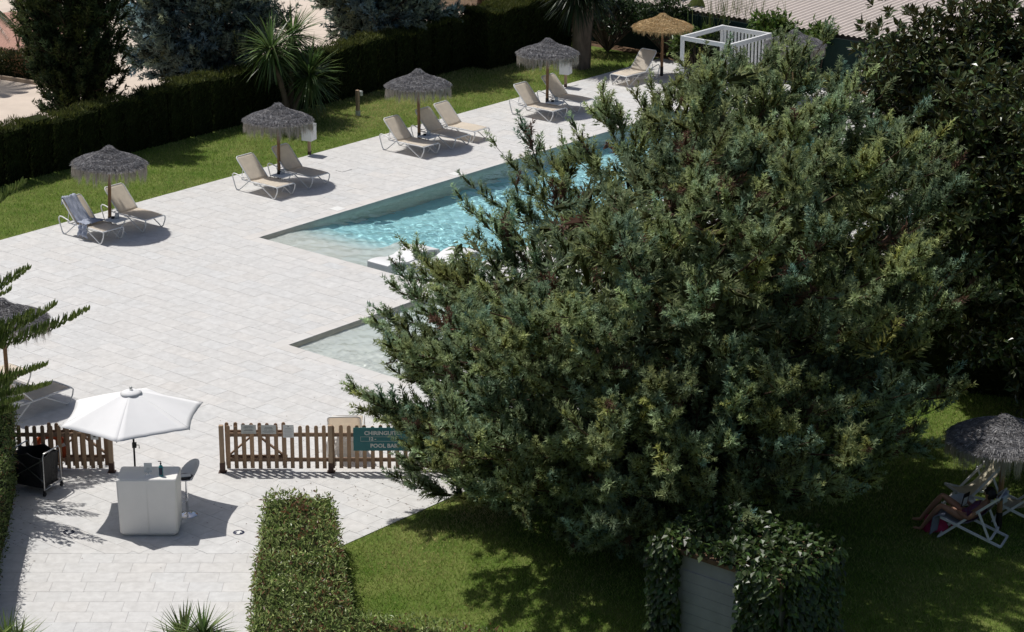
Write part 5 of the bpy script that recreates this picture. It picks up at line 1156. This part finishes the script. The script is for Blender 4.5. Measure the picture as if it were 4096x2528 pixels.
# ================================================================== SHADED CORNER: ivy shed, deckchairs, reader
cu_ = G(3130, 2320, 2.15)[:2]; su, sv = cu_ @ U, cu_ @ V
t = thing('garden_shed', 'white boarded garden shed darkened for shade, smothered in ivy below the juniper', 'shed', uv(su, sv), rz=RU)
m = MB(); m.box(0.0, 1.6, 0.0, 2.4, -0.02, 2.05); m.build('wall', 'render_shaded', t)
for k in range(9): m = MB(); m.box(-0.012, -0.002, 0.75, 1.95, 0.05 + 0.19 * k, 0.235 + 0.19 * k); m.build('door_plank', 'render_shaded', t)
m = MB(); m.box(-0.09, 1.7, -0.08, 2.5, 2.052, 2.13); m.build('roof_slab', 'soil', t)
for k in range(8):
    m = MB(); z = 0.75 + 0.17 * k; w = 0.10 + 0.05 * (k % 2); m.box(1.5 - w, 1.62, -0.05, -0.004, z, z + 0.155); m.build('corner_stone', 'render_white', t, bevel=0.02)
S = Soup()
for n, fn in ((4000, lambda a, b: (a * 1.62 - 0.05, -0.05 - 0.13 * b, 0)), (1500, lambda a, b: (-0.05 - 0.13 * b, a * 0.78, 1)), (2600, None), (1200, lambda a, b: (-0.05 - 0.16 * b, 1.95 + 0.6 * a, 1))):
    if fn is None:
        P = np.stack([rng.random(n) * 1.8 - 0.1, rng.random(n) * 2.6 - 0.1, 2.15 + 0.25 * rng.random(n) ** 2], 1); Nn = np.tile([0, 0, 1.0], (n, 1))
    else:
        a, b = rng.random(n), rng.random(n); z = rng.random(n) * 2.25; q = fn(a, b); P = np.stack([q[0], q[1], z], 1); Nn = np.tile([-1.0, 0, 0] if q[2] else [0, -1.0, 0], (n, 1))
        P = P[~((Nn[:, 1] < -0.5) & (P[:, 0] > 1.38) & (P[:, 2] > 0.8) & (P[:, 2] < 2.0) & (rng.random(n) < 0.8))]; Nn = Nn[:len(P)]
    k = len(P); D = unit(np.array([0, 0, -0.8]) + 0.6 * rv(k) + Nn * 0.4); leaves(S, P, D, unit(Nn + 0.5 * rv(k) + [0, 0, 0.4]), 0.10 + 0.06 * rng.random(k), 0.10, jit((0.05, 0.085, 0.022), k, 0.35), 0.1)
S.build('ivy', 'leaf', t)

def deckchair(label, loc, rz, cloth, group='white framed folding deckchairs'):
    t = thing('deckchair', label, 'deckchair', loc, rz, group); w = 0.27
    for s in (-1, 1):
        m = MB(); m.bar((0.55, s * (w - 0.035), 0.015), (-0.55, s * (w - 0.035), 0.97), 0.028, 0.045); m.build('back_rail', 'white', t)
        m = MB(); m.bar((-0.64, s * w, 0.02), (0.52, s * w, 0.42), 0.028, 0.045); m.build('base_rail', 'white', t)
        m = MB(); m.bar((-0.44, s * (w + 0.032), 0.09), (-0.19, s * (w + 0.032), 0.66), 0.026, 0.04); m.build('prop', 'white', t)
    for x_, z_, e_ in ((-0.64, 0.03, 0), (0.52, 0.42, 0), (-0.45, 0.16, 0.02)): m = MB(); m.bar((x_, -w - e_, z_), (x_, w + e_, z_), 0.035); m.build('cross_bar', 'white', t)
    for x_, z_, r_ in ((-0.55, 0.97, 0.02), (0.55, 0.02, 0.016)): m = MB(); m.tube([(x_, -w - 0.02, z_), (x_, w + 0.02, z_)], r_, 8); m.build('dowel', 'white', t)
    P0, P1, P2 = np.array([-0.56, 0.985]), np.array([-0.02, 0.06]), np.array([0.53, 0.445])
    m = MB(); m.grid(lambda a, b: ((P0 * (1 - b) ** 2 + 2 * P1 * b * (1 - b) + P2 * b * b)[0], (a - 0.5) * 0.42, (P0 * (1 - b) ** 2 + 2 * P1 * b * (1 - b) + P2 * b * b)[1] - 0.02 * (1 - (2 * a - 1) ** 2)), 6, 18); m.build('sling', cloth, t, solid=0.005); return t
CH = (8.6, 41.63, 0.0); CR = radians(155.7)
deckchair('deckchair with grey canvas carrying the reading person', CH, CR, 'deckcanvas')
deckchair('empty deckchair at the right edge behind the reader', (9.75, 42.35, 0), CR, 'creamcanvas')
deckchair('empty cream deckchair behind the parasol pole, facing left', (8.95, 43.15, 0), radians(200), 'creamcanvas')
# reader: one continuous skinned body
pr = thing('person', 'person with dark hair in red patterned swimwear reading, legs bent, in the deckchair', 'person', CH, CR)
bv = [('pel', (0.10, 0, 0.40), 0.125), ('sp', (-0.03, 0, 0.50), 0.115), ('ch', (-0.17, 0, 0.64), 0.125), ('nk0', (-0.26, 0, 0.755), 0.065), ('nk', (-0.285, 0, 0.81), 0.05), ('hd', (-0.30, 0, 0.88), 0.082), ('hd2', (-0.305, 0, 0.97), 0.085), ('hd3', (-0.30, 0, 1.02), 0.05)]
be = [('pel', 'sp'), ('sp', 'ch'), ('ch', 'nk0'), ('nk0', 'nk'), ('nk', 'hd'), ('hd', 'hd2'), ('hd2', 'hd3')]
def limb(pfx, root, pts):
    prev = root
    for i, (p, r) in enumerate(pts): n_ = pfx + str(i); bv.append((n_, p, r)); be.append((prev, n_)); prev = n_
    return prev
def hand(pfx, root, p, d, s):
    d = Vector(d).normalized(); w = d.cross(Vector((0.2, 0.1, 1))).normalized()
    for k, (off, ln) in enumerate(((-0.030, 0.065), (-0.010, 0.08), (0.010, 0.075), (0.028, 0.06))):
        a = Vector(p) + w * off + d * 0.03; limb(pfx + 'f%d_' % k, root, [(a, 0.0095), (a + d * ln * 0.55, 0.0085), (a + d * ln * 0.9 + Vector((0, 0, -0.02)), 0.007)])
    a = Vector(p) - w * 0.035 * s; limb(pfx + 'th', root, [(a, 0.010), (a + d * 0.035 - w * 0.02 * s, 0.009)])
for s, kn, an, to in ((-1, (0.60, -0.10, 0.72), (0.97, -0.10, 0.20), (1.16, -0.10, 0.13)), (1, (0.57, 0.12, 0.60), (0.90, 0.10, 0.10), (1.08, 0.11, 0.05))):
    limb('L%d' % s, 'pel', [((0.14, s * 0.09, 0.41), 0.092), ((0.36, s * 0.10, 0.41 + (kn[2] - 0.41) * 0.5), 0.078), (kn, 0.056), (tuple((np.array(kn) * 0.62 + np.array(an) * 0.38)), 0.058), (an, 0.036), ((an[0] + 0.02, an[1], an[2] - 0.05), 0.036), (to, 0.022)])
e = limb('A1', 'ch', [((-0.20, 0.17, 0.68), 0.055), ((-0.05, 0.24, 0.54), 0.043), ((0.02, 0.25, 0.47), 0.038), ((0.20, 0.16, 0.52), 0.033), ((0.28, 0.10, 0.545), 0.025), ((0.33, 0.07, 0.555), 0.030)]); hand('h1', e, (0.33, 0.07, 0.555), (0.9, -0.3, 0.1), 1)
e = limb('A2', 'ch', [((-0.20, -0.17, 0.68), 0.055), ((-0.06, -0.24, 0.55), 0.043), ((0.0, -0.25, 0.50), 0.038), ((0.10, -0.17, 0.60), 0.033), ((0.13, -0.13, 0.66), 0.025), ((0.14, -0.12, 0.70), 0.030)]); hand('h2', e, (0.14, -0.12, 0.70), (0.15, 0.5, 0.85), -1)
me = bpy.data.meshes.new('body'); ix = {n: i for i, (n, _, _) in enumerate(bv)}
me.from_pydata([tuple(p) for _, p, _ in bv], [(ix[a], ix[b]) for a, b in be], []); bo_ = link('body', me, pr)
sk = bo_.modifiers.new('skin', 'SKIN'); 
for i, (n_, p, r) in enumerate(bv):
    me.skin_vertices[0].data[i].radius = (r, r); me.skin_vertices[0].data[i].use_root = (i == 0)
sk.use_smooth_shade = True; su_ = bo_.modifiers.new('sub', 'SUBSURF'); su_.levels = 1; su_.render_levels = 2
me.materials.append(M['skin'])
def capsule(name, mat, pts, rad, n=14): m = MB(); m.tube(pts, rad, n); return m.build(name, mat, pr)
capsule('swimwear', 'swim', [(0.17, 0, 0.40), (0.12, 0, 0.41), (0.04, 0, 0.46), (-0.05, 0, 0.535), (-0.15, 0, 0.64), (-0.20, 0, 0.69)], [0.12, 0.150, 0.142, 0.138, 0.148, 0.11], 18)
m = MB()
def hairf(a, b):
    th = a * 2 * pi; ph = pi * b * 0.62; r = 0.112 + 0.010 * sin(th * 7 + ph * 5) + 0.006 * sin(th * 13)
    x, y, z = sin(ph) * cos(th) * r, sin(ph) * sin(th) * r * 0.93, cos(ph) * r
    if x > 0.03 and z < 0.02: x, y, z = x * 0.75, y * 0.8, z + 0.03
    return (-0.322 + x, y, 0.955 + z - (0.05 * b if x < 0.03 else 0))
m.grid(hairf, 28, 14); m.build('hair', 'hair', pr, solid=0.012)
for s in (-1, 1):
    m = MB(); m.lathe([(0, 0.011), (0.008, 0.006), (0.011, 0), (0.008, -0.006), (0, -0.011)], 8, (-0.218, s * 0.032, 0.95)); m.build('eye', 'hair', pr)
    m = MB(); m.lathe([(0, 0.03), (0.014, 0.015), (0.016, -0.01), (0, -0.03)], 8, (-0.30, s * 0.088, 0.935)); m.build('ear', 'skin', pr)
m = MB(); m.tube([(-0.222, 0, 0.955), (-0.200, 0, 0.925), (-0.215, 0, 0.915)], [0.009, 0.014, 0.01], 7); m.build('nose', 'skin', pr)
m = MB(); m.box(-0.222, -0.213, -0.024, 0.024, 0.890, 0.898); m.build('mouth', 'swim', pr)
tb_ = thing('tablet', 'dark framed tablet with a pale page held up by the reading person', 'tablet', CH, CR); Rm = Matrix.Translation((0.17, -0.03, 0.60)) @ Matrix.Rotation(radians(70), 4, 'Z') @ Matrix.Rotation(radians(-12), 4, 'X')
m = MB(); m.box(-0.095, 0.095, -0.006, 0.006, 0, 0.28, Rm); o = m.build('case', 'black', tb_)
for yy in (-0.0075, 0.0075): m = MB(); m.box(-0.07, 0.07, yy - 0.001, yy + 0.001, 0.02, 0.19, Rm); m.build('page', 'paper', o)
p = G(3850, 2000, 0.42); t = thing('round_table', 'round white tray table beside the reader', 'table', (p[0], p[1], 0))
m = MB(); m.lathe([(0, 0.40), (0.24, 0.40), (0.25, 0.445), (0.24, 0.445), (0.232, 0.41), (0, 0.41)], 32); m.build('tray', 'tray', t)
for k in range(3): m = MB(); a = k * 2.094; m.tube([(0.2 * cos(a), 0.2 * sin(a), 0), (0.1 * cos(a), 0.1 * sin(a), 0.4)], 0.012, 6); m.build('leg', 'white', t)
p = G(3738, 2118); m = MB()
def bagf(a, b):
    th = a * 2 * pi; r = 0.20 * (1 - 0.35 * b) * (1 + 0.12 * sin(th * 5 + b * 6)); return (r * cos(th) * 1.25, r * sin(th) * 0.75, 0.0 + 0.30 * b * (1 + 0.15 * sin(th * 2)))
m.grid(bagf, 24, 8); m.add([bagf(k / 24, 1) for k in range(24)], [tuple(range(24))]); m.tube([(0.1, 0, 0.24), (0.2, 0.02, 0.36), (0.3, 0, 0.2), (0.34, 0, 0.02)], 0.018, 6)
o = m.build('beach_bag', 'pink'); o.location = Vector(p); tag(o, 'slumped pink beach bag on the grass by the reader\'s feet', 'bag')
m = MB(); m.grid(lambda a, b: (0.60 + 0.04 * sin(a * 8) + 0.06 * b, (a - 0.35) * 0.5, 0.47 - 0.40 * b + 0.02 * sin(a * 13 + b * 5)) if b > 0.12 else (0.45 + 1.2 * b, (a - 0.35) * 0.5, 0.475), 16, 12)
o = m.build('trousers', 'denim', solid=0.02); o.location = Vector(CH); o.rotation_euler = (0, 0, CR); tag(o, 'grey denim trousers hung over the front of the reader\'s deckchair', 'clothing')
m = MB(); m.grid(lambda a, b: (-0.57 + (0.03 if b < 0.5 else -0.05) + 0.02 * sin(a * 9), (a - 0.5) * 0.40, 1.0 - 0.28 * abs(b - 0.45) - 0.01), 12, 10)
o = m.build('hand_towel', 'towel', solid=0.015); o.location = Vector(CH); o.rotation_euler = (0, 0, CR); tag(o, 'grey towel folded over the top bar of the reader\'s deckchair', 'towel')
